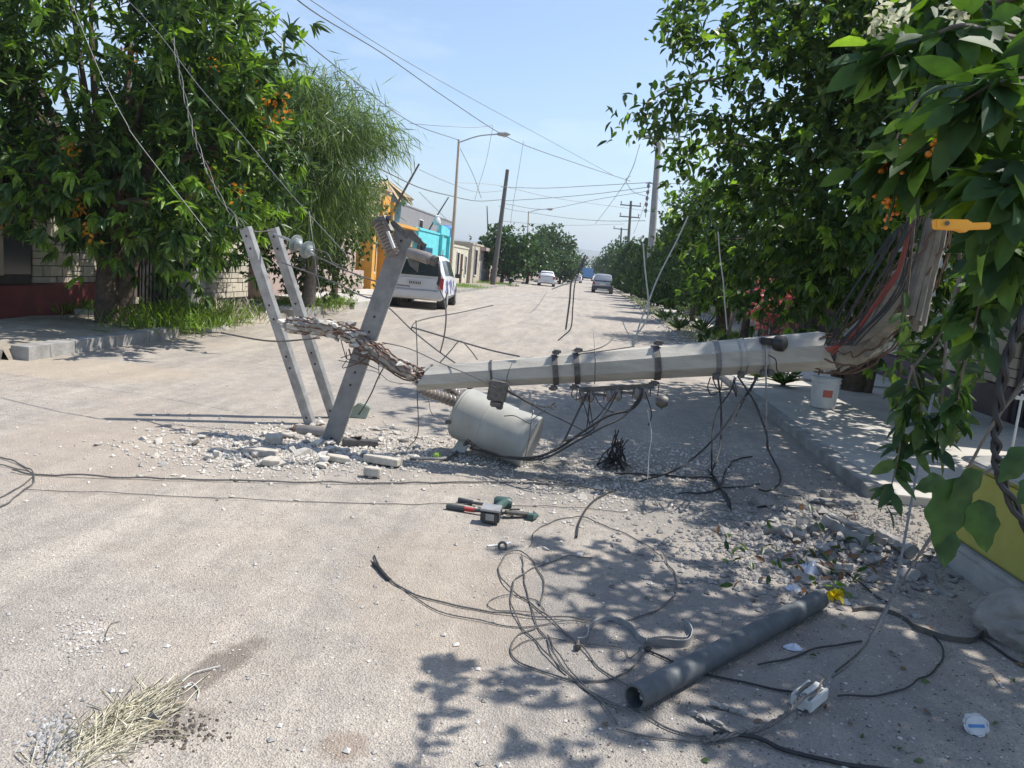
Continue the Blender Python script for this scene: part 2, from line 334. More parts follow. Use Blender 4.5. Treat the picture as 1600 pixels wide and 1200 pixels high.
# ------------------------------------------------------------------ leaves
RN = np.random.default_rng(11)
def leaf_arrays(pts, dirs, L, W, fold=.25, curl=.3):
    N = len(pts); up = RN.normal(size=(N, 3))*.6+np.array([0, 0, 1.0])
    side = np.cross(dirs, up); side /= np.linalg.norm(side, axis=1)[:, None]+1e-9
    nr = np.cross(side, dirs); nr *= np.where(nr[:, 2:3] < 0, -1, 1)
    L = L[:, None]; W = W[:, None]
    b = pts; c = pts+dirs*L*.48; tip = pts+dirs*L-nr*L*curl*.45
    c1 = pts+dirs*L*.2
    l1 = c1+side*W*.38+nr*W*fold*.6; r1 = c1-side*W*.38+nr*W*fold*.6
    l = c+side*W*.5+nr*W*fold-nr*L*curl*.08; r = c-side*W*.5+nr*W*fold-nr*L*curl*.08; cc = c-nr*L*curl*.05
    c3 = pts+dirs*L*.78-nr*L*curl*.22; l3 = c3+side*W*.3+nr*W*fold*.5; r3 = c3-side*W*.3+nr*W*fold*.5
    return np.stack([b, l1, r1, l, cc, r, l3, r3, tip], 1)
LF = np.array([(0, 1, 3, 4), (0, 4, 5, 2), (4, 3, 6, 8), (4, 8, 7, 5)])
def simple_leaf(pts, dirs, L, W):
    N = len(pts); up = RN.normal(size=(N, 3)); side = np.cross(dirs, up); side /= np.linalg.norm(side, axis=1)[:, None]+1e-9
    L = L[:, None]; W = W[:, None]; return np.stack([pts, pts+dirs*L*.45+side*W*.5, pts+dirs*L, pts+dirs*L*.45-side*W*.5], 1)
SF = np.array([(0, 1, 2, 3)])
def npmesh(name, V, Fq, mats, mi, parent=None, smooth=False):
    N, k, _ = V.shape; off = OFF.get(parent.name, Vector((0, 0, 0))) if parent else Vector(V.reshape(-1, 3).mean(0))
    vv = (V.reshape(-1, 3)-np.array(off)).astype(np.float32)
    ff = (Fq[None]+(np.arange(N)*k)[:, None, None]).reshape(-1, 4); nf = len(ff)
    me = bpy.data.meshes.new(name); me.vertices.add(len(vv)); me.vertices.foreach_set('co', vv.ravel())
    me.loops.add(nf*4); me.loops.foreach_set('vertex_index', ff.ravel().astype(np.int32))
    me.polygons.add(nf); me.polygons.foreach_set('loop_start', (np.arange(nf)*4).astype(np.int32)); me.polygons.foreach_set('loop_total', np.full(nf, 4, np.int32))
    for m_ in mats: me.materials.append(m_)
    me.polygons.foreach_set('material_index', np.repeat(mi, len(Fq)).astype(np.int32))
    me.update(calc_edges=True); o = bpy.data.objects.new(name, me); COL.objects.link(o)
    if parent: o.parent = parent
    else: o.location = off
    OFF[o.name] = off; return o
def nrm(a): return a/(np.linalg.norm(a, axis=1)[:, None]+1e-9)
def clumps(ells, n, shell=.55):
    out = []
    tot = sum(e[1][0]*e[1][1]*e[1][2] for e in ells)
    for c, r in ells:
        k = max(3, int(n*r[0]*r[1]*r[2]/tot))
        d = nrm(RN.normal(size=(k, 3))); q = (shell+(1-shell)*RN.random((k, 1)))
        out.append(np.array(c)+d*q*np.array(r))
    return np.concatenate(out)
def sprays(cc, per, rad_, k, out_c, droop=.5, spread=1.0):
    """cc clump centres -> twig points and leaf directions"""
    tw = np.repeat(cc, per, 0)+RN.normal(size=(len(cc)*per, 3))*rad_
    o = nrm(tw-np.array(out_c)); td = nrm(o+RN.normal(size=o.shape)*.5+np.array([0, 0, .1]))
    pts = np.repeat(tw, k, 0); tdr = np.repeat(td, k, 0)
    d = nrm(tdr*.7+RN.normal(size=pts.shape)*spread*.6+np.array([0, 0, -droop])); return pts+tdr*RN.random((len(pts), 1))*rad_*.35, d
def trunk_limbs(parent, base, fork, targets, r0, barkm, name='trunk', lean=.1, nb=6):
    m = MB(); base = Vector(base); fork = Vector(fork); mid = base.lerp(fork, .5)+Vector((R.uniform(-lean, lean), R.uniform(-lean, lean), 0))
    pts = smooth_pts([base-Vector((0, 0, .1)), mid, fork], 6); n = len(pts)
    m.tube(pts, [r0*(1.25-.5*i/(n-1)) if i > 0 else r0*1.55 for i in range(n)], 10, jit=.05)
    for t_ in targets:
        t_ = Vector(t_); s = base.lerp(fork, R.uniform(.8, 1.0)); md = s.lerp(t_, .5)+Vector((R.uniform(-.2, .2), R.uniform(-.2, .2), .15*(t_-s).length))
        q = smooth_pts([s, md, t_], 5); k = len(q); m.tube(q, [max(.006, r0*.5*(1-i/(k-.6))) for i in range(k)], nb)
    return m.build(name, barkm, parent, smooth=True)
def tree(name, label, cat, base, fork_h, ells, ncl, per, crad, k, leafL, leafW, mats, probs, bark='bark', r0=.13, group=None, droop=.5, near=False, shell=.55, spread=1, nl=26, fork=None):
    base = Vector(base); t_ = thing(name, label, cat, base, group); cc = clumps(ells, ncl, shell)
    oc = np.mean([e[0] for e in ells], 0)
    idx = RN.permutation(len(cc))[:nl]
    trunk_limbs(t_, base, fork or base+Vector((0, 0, fork_h)), [Vector(cc[i]) for i in idx], r0, M[bark])
    p, d = sprays(cc, per, crad, k, oc, droop, spread); N = len(p)
    L = leafL*RN.uniform(.65, 1.2, N); W = leafW*RN.uniform(.7, 1.2, N)
    # material chosen per clump so light and dark clumps appear
    pc = RN.choice(len(mats), size=len(cc)*per, p=probs); mi = np.repeat(pc, k)
    V, F_ = (leaf_arrays(p, d, L, W), LF) if near else (simple_leaf(p, d, L, W), SF)
    V[..., 2] = np.maximum(V[..., 2], .03)
    npmesh('crown', V, F_, [M[x] for x in mats], mi, t_)
    return t_, cc
def pe(px, py, y, r): p = P(px, py, y); return ((p.x, p.y, p.z), r)
# ------------------------------------------------------------------ buildings
def cm(name, c, v=.82, **k): return mat(name, c, tuple(x*v for x in c), k.pop('scale', 2.5), k.pop('rough', .9), bump=k.pop('bump', .003), bscale=40, **k)
M['ochre'] = cm('ochre_paint', (.62, .32, .06)); M['cyan'] = cm('turquoise_paint', (.13, .56, .60)); M['beige'] = cm('beige_plaster', (.46, .40, .32))
M['cream'] = cm('cream_plaster', (.55, .51, .40)); M['greyw'] = cm('grey_block', (.22, .22, .23)); M['white'] = cm('white_plaster', (.6, .6, .58))
M['olive_w'] = cm('pale_green_plaster', (.38, .42, .30)); M['brickred'] = cm('brick_red', (.34, .16, .11)); M['pinkw'] = cm('pinkish_block', (.42, .33, .29))
M['glass'] = mat('dark_glass', (.02, .025, .03), (.03, .04, .045), 2, .12, spec=.6)
M['grille'] = mat('dark_iron', (.03, .03, .03), (.05, .05, .05), 8, .6); M['door_blue'] = mat('blue_metal_door', (.03, .15, .24), (.02, .11, .2), 4, .5)
M['door_brown'] = mat('brown_door', (.12, .07, .05), (.09, .05, .04), 6, .6); M['oxblood'] = mat('oxblood_plinth', (.24, .055, .05), (.17, .045, .04), 3, .7, c3=(.3, .1, .09))
M['tile_purple'] = mat('purple_plinth', (.10, .07, .075), (.13, .09, .10), 3, .7); M['thatch'] = mat('palm_thatch', (.48, .38, .22), (.36, .28, .16), 12, .95, bump=.03, bscale=30)
def house(name, label, x, y0, y1, h, wm, wins=(), doors=(), cat='house', depth=7, parapet=.12, extra=None, trim=None):
    t = thing(name, label, cat, (x-depth/2, (y0+y1)/2, .1)); m = MB(); m.bx(x-depth, x, y0, y1, -.1, h); m.build('wall', wm, t)
    m = MB(); m.bx(x-depth-.03, x+.05, y0-.04, y1+.04, h, h+parapet); m.bx(x-depth+.2, x-.2, y0+.2, y1-.2, h+parapet, h+parapet+.06); m.build('parapet', trim or wm, t, bevel=.01)
    for (yc, zc, w_, h_) in wins:
        f = MB()
        for (a, b, c, d) in ((-w_/2-.06, w_/2+.06, h_/2, h_/2+.08), (-w_/2-.06, w_/2+.06, -h_/2-.1, -h_/2), (-w_/2-.06, -w_/2, -h_/2, h_/2), (w_/2, w_/2+.06, -h_/2, h_/2)): f.bx(x, x+.07, yc+a, yc+b, zc+c, zc+d)
        q = f.build('window', M['white'] if not trim else trim, t); f = MB(); f.bx(x, x+.012, yc-w_/2, yc+w_/2, zc-h_/2, zc+h_/2); f.build('pane', M['glass'], q)
        f = MB()
        for i in range(int(w_/.13)+1): f.bx(x+.06, x+.075, yc-w_/2+i*.13-.008, yc-w_/2+i*.13+.008, zc-h_/2, zc+h_/2)
        for i in range(3): f.bx(x+.076, x+.088, yc-w_/2, yc+w_/2, zc-h_/2+h_*(i+.5)/3-.01, zc-h_/2+h_*(i+.5)/3+.01)
        f.build('grille', M['grille'], q)
    for (yc, w_, h_, dm) in doors:
        f = MB(); f.bx(x, x+.03, yc-w_/2, yc+w_/2, .1, .1+h_)
        for i in range(int(w_/.16)): f.bx(x+.03, x+.045, yc-w_/2+.06+i*.16, yc-w_/2+.14+i*.16, .15, .05+h_)
        q = f.build('door', dm, t); f = MB(); f.bx(x+.045, x+.10, yc+w_/2-.16, yc+w_/2-.12, 1.0, 1.15); f.build('handle', M['galv'], q)
    return t
# ochre house
t = house('ochre_house', 'single storey ochre house with dark doorways and unpainted block upstairs room', -9.6, 31.5, 38.8, 3.0, M['ochre'], [(33.2, 1.75, .8, 1.7)], [(35.6, 1.3, 2.4, M['door_brown'])])
m = MB()
for y in (31.9, 34.4, 36.9, 38.5): m.bx(-9.6, -9.15, y-.2, y+.2, .1, 3.0)
m.bx(-9.6, -8.9, 31.5, 38.8, 3.0, 3.14); m.build('porch_column', M['ochre'], t)
m = MB(); m.bx(-15, -10.4, 34.5, 38.5, 3.2, 4.75); m.bx(-15.1, -10.3, 34.4, 38.6, 4.75, 4.85); m.build('upper_room', M['pinkw'], t)
m = MB(); m.bx(-10.35, -10.28, 37.0, 38.3, 3.2, 4.5); m.bx(-12, -10.2, 38.6, 38.9, 3.2, 4.3); m.build('upper_panel', M['ochre'], t)
# thatched shelter + tank on roof
t = thing('thatched_shelter', 'small palm thatched shelter on grey posts on the roof behind the ochre house', 'shelter', (-12, 43, 3.1))
m = MB(); m.lathe((-11.9, 43, 3.2), (-11.9, 43, 5.0), [(0, .95), (1, .95)], 18); m.build('water_tank', M['greyw'], t)
m = MB()
for i in range(90):
    a = R.uniform(0, 6.28); r = 1.55+R.uniform(-.1, .1); q = Vector((-11.9+r*math.cos(a), 43+r*math.sin(a), 4.75+R.uniform(-.25, .15)))
    m.bar((-11.9+.1*math.cos(a), 43+.1*math.sin(a), 5.75+R.uniform(-.05, .05)), q, .16, .04)
m.build('thatch_roof', M['thatch'], t)
t = house('turquoise_house', 'small turquoise house with a blue slatted gate and white urn on the roof', -9.5, 41.5, 50.0, 3.15, M['cyan'], [], [(44.0, 2.6, 2.2, M['door_blue']), (48.2, .9, 2.2, M['door_brown'])], trim=M['cyan'])
m = MB(); m.bx(-9.6, -9.4, 47.2, 50.0, 3.2, 3.75); m.build('raised_parapet', M['cyan'], t, bevel=.01)
for y_ in (47.2, 49.7): m = MB(); m.bx(-9.5, -9.3, y_, y_+.3, .1, 3.15); m.build('pilaster', M['cyan'], t)
m = MB(); m.lathe((-9.8, 47.6, 3.75), (-9.8, 47.6, 4.35), [(0, .15), (.2, .25), (.6, .22), (.8, .12), (.9, .14), (1, .05)], 12); tag(m.build('roof_urn', M['white'], smooth=True), 'white rounded urn standing on the turquoise house roof', 'urn')
t = house('cream_house', 'low cream house with tall narrow windows beside the turquoise house', -9.3, 51, 57.5, 2.6, M['cream'], [(53, 1.5, .8, 1.5), (56.4, 1.4, .5, 1.3)], [(54.7, .9, 2.1, M['door_brown'])])
t = house('beige_house', 'beige house with brown garage door and rough stone pilasters', -9.1, 58, 70.0, 3.0, M['beige'], [(60, 1.7, 1, 1.9), (68.2, 1.7, 1, 1.7)], [(64.5, 3.4, 2.5, M['greyw'])])
m = MB(); m.bx(-9.1, -8.6, 62, 67, 2.7, 2.95); m.build('canopy', M['pinkw'], t)
m = MB()
for k in range(26): m.box((-9.02, 67.3+R.uniform(-.5, .5), .2+R.random()*1.0), (.16, .45, .2))
m.build('stone_facing', M['chunk'], t)
house('white_house', 'white flat roofed house behind the leaning dark pole', -9.4, 71, 82, 2.9, M['white'], [(74, 1.6, 1.2, 1.2)], [(78.5, 1, 2.1, M['door_blue'])])
house('grey_block_house', 'tall unplastered grey block building rising behind the low houses', -15, 52, 82, 5.6, M['greyw'], [(66, 4.3, 1.4, 1.1)], depth=10)
t = thing('roof_water_tank', 'blue plastic water tank on the grey block building', 'water tank', (-13.6, 74, 3.5)); m = MB(); m.lathe((-14.2, 74, 3.5), (-14.2, 74, 5.0), [(0, .7), (.8, .7), (1, .3)], 14); m.build('tank_body', cm('blue_plastic', (.08, .2, .45)), t, smooth=True)
for i, (y0, y1, h, wmn, lab) in enumerate([(84, 95, 2.8, 'pinkw', 'pinkish house with a brown door past the white house'), (97, 108, 3.0, 'cream', 'distant cream house behind the round street tree'), (110, 124, 2.9, 'brickred', 'distant brick red house beyond the cream one'), (126, 150, 3.0, 'white', 'farthest white house on the left side of the street')]):
    house('street_house', lab, -9.4, y0, y1, h, M[wmn], [(y0+3, 1.6, 1.3, 1.2)], [(y1-3, 1.1, 2.1, M['door_brown'])])
# striped low fence on left far
t = thing('picket_fence', 'low fence of red and white painted pickets beside the far trees', 'fence', (-8.6, 80, .1)); a = MB(); b = MB()
for i in range(40):
    a = MB(); a.bx(-8.63, -8.55, 66+i*.7, 66.4+i*.7, .1, 1.5+R.uniform(-.3, .2)); a.build('picket', M['white' if i % 2 else 'brickred'], t)
b2 = MB(); b2.bx(-8.66, -8.64, 66, 94, .9, 1.0); b2.build('rail', M['grille'], t)
# left stone house (shaded)
M['stone'] = mat('cream_ashlar', (.46, .42, .34), (.58, .53, .44), 3, .9, bump=.01, bscale=25, island=.14); M['mortar'] = mat('dark_mortar', (.12, .10, .085), (.09, .08, .07), 6, .95)
M['mortar_p'] = mat('purple_mortar', (.10, .065, .065), (.08, .05, .055), 6, .9)
def ashlar(m, x, sx, y0, y1, z0, z1, hole=None, th=.03):
    z = z0
    while z < z1-.03:
        h = min(R.choice((.12, .16, .2, .26)), z1-z); y = y0
        while y < y1-.02:
            L = min(R.choice((.18, .26, .34, .45)), y1-y)
            sub = [(z, h)] if h < .2 or R.random() < .5 else [(z, h*.5), (z+h*.5, h*.5)]
            for (a, b) in sub:
                if hole and any(y < q[1] and y+L > q[0] and a < q[3] and a+b > q[2] for q in hole): continue
                m.bx(x, x+sx*(th+R.uniform(-.008, .008)), y+.008, y+L-.008, a+.008, a+b-.008)
            y += L
        z += h
t = thing('stone_house', 'shaded cream stone house with oxblood plinth behind the big left tree', 'house', (-13, 13, .1))
m = MB(); m.bx(-16, -10.0, 11.3, 21.9, -.1, 3.1); m.build('wall', M['mortar'], t)
m = MB(); ashlar(m, -10.0, 1, 13.0, 14.9, .60, 3.0, th=.04); ashlar(m, -10.0, 1, 15.0, 21.8, .1, 3.0, [(16.3, 18.4, .1, 2.4)], .04); m.build('stone_facing', M['stone'], t, bevel=.008)
m = MB(); m.bx(-10.0, -9.6, 11.0, 14.95, -.1, .60); m.build('plinth', M['oxblood'], t, bevel=.015)
m = MB(); m.bx(-10.0, -9.93, 12.05, 12.9, .77, 3.0); m.build('window', M['glass'], t)
m = MB(); m.bx(-10.0, -9.72, 11.3, 12.0, .77, 3.05); m.build('pilaster', M['beige'], t)
m = MB(); m.bx(-10.0, -9.95, 16.3, 18.4, .1, 2.4)
for i in range(14): m.bx(-9.949, -9.92, 16.35+i*.15, 16.4+i*.15, .12, 2.35)
m.build('gate', M['grille'], t)
m = MB(); m.bx(-16.2, -9.4, 10.9, 22.3, 3.1, 3.28); m.build('roof', M['greyw'], t, bevel=.01)
t = thing('pale_pink_house', 'pale pinkish house with a low wall left of the ochre house', 'house', (-12, 27, .1))
m = MB(); m.bx(-15, -9.7, 22.5, 31.2, -.1, 3.0); m.build('wall', M['pinkw'], t); m = MB(); m.bx(-9.6, -9.35, 24.0, 31.3, .1, .95); m.build('low_wall', M['pinkw'], t, bevel=.01)
m = MB(); m.bx(-9.7, -9.66, 25, 26.2, 1, 2.2); m.build('window', M['glass'], t)
m = MB(); m.bx(-15.1, -9.5, 22.45, 31.25, 3.0, 3.15); m.build('roof', M['greyw'], t)
# utility box by gate
t = thing('garden_chair', 'pale metal chair frame standing by the stone house gate', 'chair', (-9.2, 17.2, .15)); m = MB()
for (x, y) in ((-9.35, 17), (-9.05, 17), (-9.35, 17.4), (-9.05, 17.4)): m.bar((x, y, .12), (x, y, .6), .03, .03)
m.build('leg', M['porc_white'], t); m = MB(); m.bx(-9.37, -9.03, 16.98, 17.42, .6, .63); m.build('seat', M['porc_white'], t); m = MB(); m.bx(-9.38, -9.35, 16.98, 17.42, .64, 1.0); m.build('backrest', M['porc_white'], t)
# right side: stone facade
WX = 6.15
t = thing('right_stone_house', 'house with cream ashlar over a dark purple plinth on the right pavement', 'house', (9, 15, .1))
m = MB(); m.bx(WX, 13, 9.9, 24, -.1, 3.3); m.build('wall', M['mortar_p'], t)
m = MB(); ashlar(m, WX, -1, 11.5, 19.5, .56, 1.75, None, .035); m.build('stone_facing', M['stone'], t, bevel=.008)
m = MB(); m.bx(WX-.08, WX, 11.45, 23.9, -.1, .54); m.build('plinth', M['tile_purple'], t, bevel=.01)
M['mint'] = cm('pale_mint_plaster', (.42, .5, .46)); m = MB(); m.bx(WX-.04, WX, 11.5, 19.5, 1.77, 3.2); m.build('upper_plaster', M['mint'], t)
m = MB(); m.bx(WX-.05, WX, 9.95, 11.4, .0, 2.6)
for i in range(8): m.bx(WX-.075, WX-.051, 10.0+i*.18, 10.05+i*.18, .15, 2.55)
m.build('gate', mat('navy_metal', (.02, .03, .045), (.03, .04, .06), 4, .5), t)
m = MB(); m.bx(WX-.3, 13.2, 9.7, 24.2, 3.3, 3.45); m.build('roof', M['greyw'], t)
t = thing('far_right_house', 'pale walled plot with rusty patches behind the right street trees', 'house', (9, 33, .1)); m = MB(); m.bx(6.2, 12, 25, 60, -.1, 2.5); m.build('wall', M['beige'], t); m = MB(); m.bx(6.1, 12.1, 24.9, 60.1, 2.5, 2.65); m.build('roof', M['greyw'], t)
# gate post and white ironwork at the near right
t = thing('gate_post', 'pinkish concrete post at the right edge behind the white ironwork', 'post', (4.75, 7.9, .1)); m = MB(); m.bx(4.55, 4.95, 7.6, 8.0, 0, 3.1); m.build('shaft', M['pinkw'], t, bevel=.015); m = MB(); m.bx(4.50, 5.0, 7.55, 8.05, 3.1, 3.2); m.build('cap', M['pinkw'], t)
t = thing('iron_fence', 'white wrought iron railing with scrolls beside the pinkish post', 'fence', (4.2, 6.3, .12)); m = MB()
fy = 6.9
for x in [3.75+.11*i for i in range(12)]: m.tube([(x, fy, .12), (x, fy, .95)], .011, 5)
m.build('baluster', M['porc_white'], t); m = MB(); m.bx(3.7, 5.0, fy-.015, fy+.015, .9, .93); m.bx(3.7, 5.0, fy-.015, fy+.015, .2, .23); m.build('rail', M['porc_white'], t)
m = MB()
for i in range(6):
    cx = 3.8+i*.2; m.tube([(cx+.07*math.cos(a)*(1-a/14), fy, 1.03+.09*math.sin(a)*(1-a/14)) for a in [k*.5 for k in range(18)]], .009, 5)
m.build('scroll', M['porc_white'], t)
# planter wall
M['ywall'] = mat('mustard_wall_paint', (.33, .31, .06), (.40, .37, .09), 1.6, .85, bump=.004, bscale=20, c3=(.28, .26, .08)); M['ycap'] = mat('grey_mortar_cap', (.30, .29, .27), (.38, .37, .34), 5, .95, bump=.008, bscale=20)
t = thing('planter_wall', 'low mustard yellow planter wall with grey mortar cap at the right edge', 'wall', (3.3, 4.2, 0))
m = MB(); m.prism([(2.50, 5.1, .16), (2.60, 3.2, .16), (4.6, 3.2, .16), (4.6, 5.1, .16)], (0, 0, .5)); m.build('wall_body', M['ywall'], t, bevel=.02)
m = MB(); m.prism([(2.44, 5.16, -.1), (2.54, 3.1, -.1), (4.7, 3.1, -.1), (4.7, 5.16, -.1)], (0, 0, .255)); m.build('footing', M['ycap'], t, bevel=.03)
m = MB(); m.prism([(2.48, 5.12, .665), (2.58, 3.1, .665), (2.85, 3.1, .76), (2.78, 4.9, .76)], (0, 0, .03)); m.prism([(2.50, 5.13, .663), (4.6, 5.13, .663), (4.6, 4.9, .75), (2.77, 4.9, .75)], (0, 0, .03)); m.build('cap', M['ycap'], t, bevel=.01)
# ------------------------------------------------------------------ poles, lamps
def lean(base, h, dx=0, dy=0): b = Vector(base); return b, b+Vector((dx, dy, h))
def lamp(px_top, y, x, label, h=8.0, k=1):
    t = thing('street_lamp', label, 'street lamp', (x, y, .1), 'street lamps on the left kerb'); tp = P(*px_top, y)
    m = MB(); m.tube([(x, y, 0), (x, y, tp.z*.55), (tp.x, y, tp.z)], [.10, .085, .055], 10)
    m.build('pole', mat('lamp_post_paint', (.42, .36, .28), (.36, .30, .22), 1.5, .6), t, smooth=True)
    e = tp+Vector((2.0*k, -.3, .35)); m = MB(); m.tube(smooth_pts([tp-Vector((0, 0, .15)), tp+Vector((1.0*k, -.1, .22)), e], 5), .03, 8); m.build('arm', M['galv'], t, smooth=True)
    m = MB(); m.lathe(e-Vector((.05*k, 0, 0)), e+Vector((.65*k, -.05, .03)), [(0, .04), (.2, .09), (.7, .12), (1, .03)], 10); q = m.build('lamp_head', M['galv'], t, smooth=True)
    m = MB(); m.lathe(e+Vector((.2*k, 0, -.04)), e+Vector((.5*k, 0, -.04)), [(0, .05), (.5, .1), (1, .05)], 8); m.build('lens', M['porc_white'], q); return e
lamp((717, 218), 40, -7.35, 'tall street lamp with tan post above the turquoise house')
lamp((826, 330), 85, -7.35, 'farther street lamp above the round green street tree')
def upole(px_top, base, label, r=.15, m_='wood_pole', arms=(), g='utility poles', name='utility_pole'):
    t = thing(name, label, 'utility pole', base, g); b = Vector(base); tp = P(*px_top, base[1]); m = MB(); m.tube([b-Vector((0, 0, .2)), b.lerp(tp, .5), tp], [r*1.2, r, r*.75], 10); m.build('pole', M[m_], t, smooth=True)
    for (dz, L, ins) in arms:
        c = tp-Vector((0, .1, dz)); q = MB(); q.bar(c-Vector((L/2, 0, 0)), c+Vector((L/2, 0, 0)), .12, .12); a = q.build('crossarm', M[m_], t)
        for i in range(ins):
            x = -L/2+.1+i*(L-.2)/max(1, ins-1); q = MB(); q.lathe(c+Vector((x, 0, .06)), c+Vector((x, 0, .42)), [(0, .04), (.4, .05), (.5, .1), (.7, .06), (.8, .1), (1, .04)], 8); q.build('insulator', M['porc_brown'], a)
    return tp, t
T_P2, _ = upole((793, 265), (-7.6, 60, .1), 'dark bare pole leaning right on the left kerb', .18)
T_P3, _ = upole((866, 352), (-7.2, 120, .1), 'distant dark pole in front of the round dark tree', .18)
T_PR, tpr = upole((1030, 212), (3.7, 50, .1), 'tall concrete power pole above the cypress trees with insulators', .22, 'conc_pole', [(.15, 2.6, 3)])
m = MB()
for i in range(5): m.lathe(T_PR+Vector((-.32, 0, -3.2-i*.38)), T_PR+Vector((-.32, 0, -2.95-i*.38)), [(0, .06), (.5, .11), (1, .06)], 8)
m.bar(T_PR+Vector((-.3, 0, -5.0)), T_PR+Vector((-.3, 0, -2.8)), .04, .04); m.bar(T_PR+Vector((-.5, 0, -2.9)), T_PR+Vector((.5, 0, -2.9)), .06, .06); m.build('insulator_rack', M['porc_brown'], tpr)
upole((986, 314), (3.9, 88, .1), 'distant power pole with two crossarms', .17, 'wood_pole', [(.5, 2.3, 2), (1.75, 2.2, 2)])
upole((971, 356), (4.2, 120, .1), 'farthest power pole with one crossarm', .16, 'wood_pole', [(.2, 2.4, 2)])
T_A1, _ = upole((655, 256), (-10.6, 38.7, 3.2), 'thin dark mast on the roof of the ochre house', .06, 'wood_pole', (), 'thin roof masts', 'roof_mast')
T_A2, _ = upole((701, 308), (-11.2, 50.8, 3.2), 'thin mast behind the turquoise house', .05, 'wood_pole', (), 'thin roof masts', 'roof_mast')
T_A3, _ = upole((761, 322), (-9.6, 70.8, 2.9), 'thin mast between the beige and white houses', .06, 'wood_pole', (), 'thin roof masts', 'roof_mast')
T_L, tl = upole((292, -120), (-7.5, 13.9, .1), 'concrete power pole rising inside the big left tree', .17, 'conc_pole')
m = MB(); q = P(322, -2, 13.9); m.tube([q+Vector((.19*math.cos(a), 0, .2+.27*math.sin(a))) for a in [math.pi*(.8+1.4*k/12) for k in range(13)]], .02, 6); m.build('cable_loop', M['black'], tl)
# ------------------------------------------------------------------ vehicles
M['vwhite'] = mat('white_car_paint', (.66, .67, .68), (.62, .63, .64), 1, .25); M['vsilver'] = mat('silver_car_paint', (.38, .39, .41), (.36, .37, .39), 1, .28, metal=.4)
M['vgrey'] = mat('pale_grey_car_paint', (.55, .56, .58), (.52, .53, .55), 1, .28); M['tyre'] = mat('tyre_rubber', (.02, .02, .02), (.03, .03, .03), 9, .85); M['rim'] = mat('wheel_rim', (.42, .42, .43), (.36, .36, .37), 9, .4, metal=.5)
M['red_lens'] = mat('red_lens', (.42, .02, .03), (.35, .02, .03), 9, .25); M['trim'] = mat('dark_trim', (.035, .035, .04), (.05, .05, .055), 9, .6); M['plate'] = mat('number_plate', (.6, .6, .58), (.52, .52, .5), 60, .5)
M['stripe'] = mat('blue_graphic', (.09, .12, .34), (.12, .16, .4), 9, .4); M['vblue'] = mat('blue_truck_paint', (.06, .2, .42), (.05, .17, .37), 2, .4)
def vehicle(name, label, cat, loc, rz, W, st, paint, belt_rows, rear_glass, wheels, extra=None):
    """st: stations (y, zbottom, zbelt, ztop, halfwidth_low, halfwidth_top); rear at y=0, front +y"""
    t = lthing(name, label, cat, loc, None, rz); m = MB(); rings = []
    for (y, zb, zt_, zp, wb, wt_) in st:
        h = [(0, zb), (wb*.85, zb), (wb*.985, zb+.10), (wb, (zb+zt_)/2), (wb*.975, zt_), (wt_, max(zp-.07, zt_+.005)), (wt_*.85, max(zp-.01, zt_+.01)), (0, max(zp, zt_+.015))]
        rings.append([(x, y, z) for x, z in h]+[(-x, y, z) for x, z in h[-2:0:-1]])
    n = len(rings[0]); fs = []
    for i in range(len(rings)-1):
        for k in range(n): fs.append((i*n+k, i*n+(k+1) % n, (i+1)*n+(k+1) % n, (i+1)*n+k))
    fs.append(tuple(range(n))); fs.append(tuple((len(rings)-1)*n+k for k in range(n)))
    m.add([p for r in rings for p in r], fs); body = m.build('body', paint, t, smooth=True)
    for s_ in (1, -1):
        for (i, j, a, b) in belt_rows:     # side windows between stations i,j
            A = st[i]; B = st[j]; ia = .06
            def sp(S, f, y): wbx = S[4]*.975; return Vector((s_*((wbx+(S[5]-wbx)*f)+.012), y, S[2]+(S[3]-.07-S[2])*f))
            q = [sp(A, .1, A[0]+a), sp(B, .1, B[0]-b), sp(B, .88, B[0]-b), sp(A, .88, A[0]+a)]
            f = MB(); f.prism(q, (-s_*.02, 0, 0)); f.build('side_window', M['glass'], t)
    y0, z0, w0, y1, z1, w1 = rear_glass
    f = MB(); f.prism([(-w0, y0, z0), (w0, y0, z0), (w1, y1, z1), (-w1, y1, z1)], (0, -.02, .004)); rg = f.build('rear_window', M['glass'], t)
    f = MB(); f.bar((-.1, y0-.035, z0+.03), (.32, y0*.6+y1*.4-.04, z0+(z1-z0)*.35), .02, .02); f.build('wiper', M['trim'], rg)
    for (x, y, r) in [(s_*(W/2-.10), y, r) for s_ in (1, -1) for y, r in wheels]:
        sg = 1 if x > 0 else -1
        f = MB(); f.lathe((x-sg*.1, y, r), (x+sg*.112, y, r), [(0, r*.9), (.12, r), (.88, r), (1, r*.88)], 20); wh = f.build('wheel', M['tyre'], t, smooth=True)
        f = MB(); f.lathe((x+sg*.10, y, r), (x+sg*.122, y, r), [(0, r*.62), (1, r*.55)], 16); f.build('rim', M['rim'], wh)
        f = MB(); f.lathe((x-sg*.2, y, r+.02), (x+sg*.094, y, r+.02), [(0, r*1.2), (1, r*1.2)], 20); f.build('wheel_arch', M['trim'], t)
    return t
def pb(t, name, x0, x1, y0, y1, z0, z1, m_, bev=.01):
    f = MB(); f.bx(x0, x1, y0, y1, z0, z1); return f.build(name, m_, t, bevel=bev)
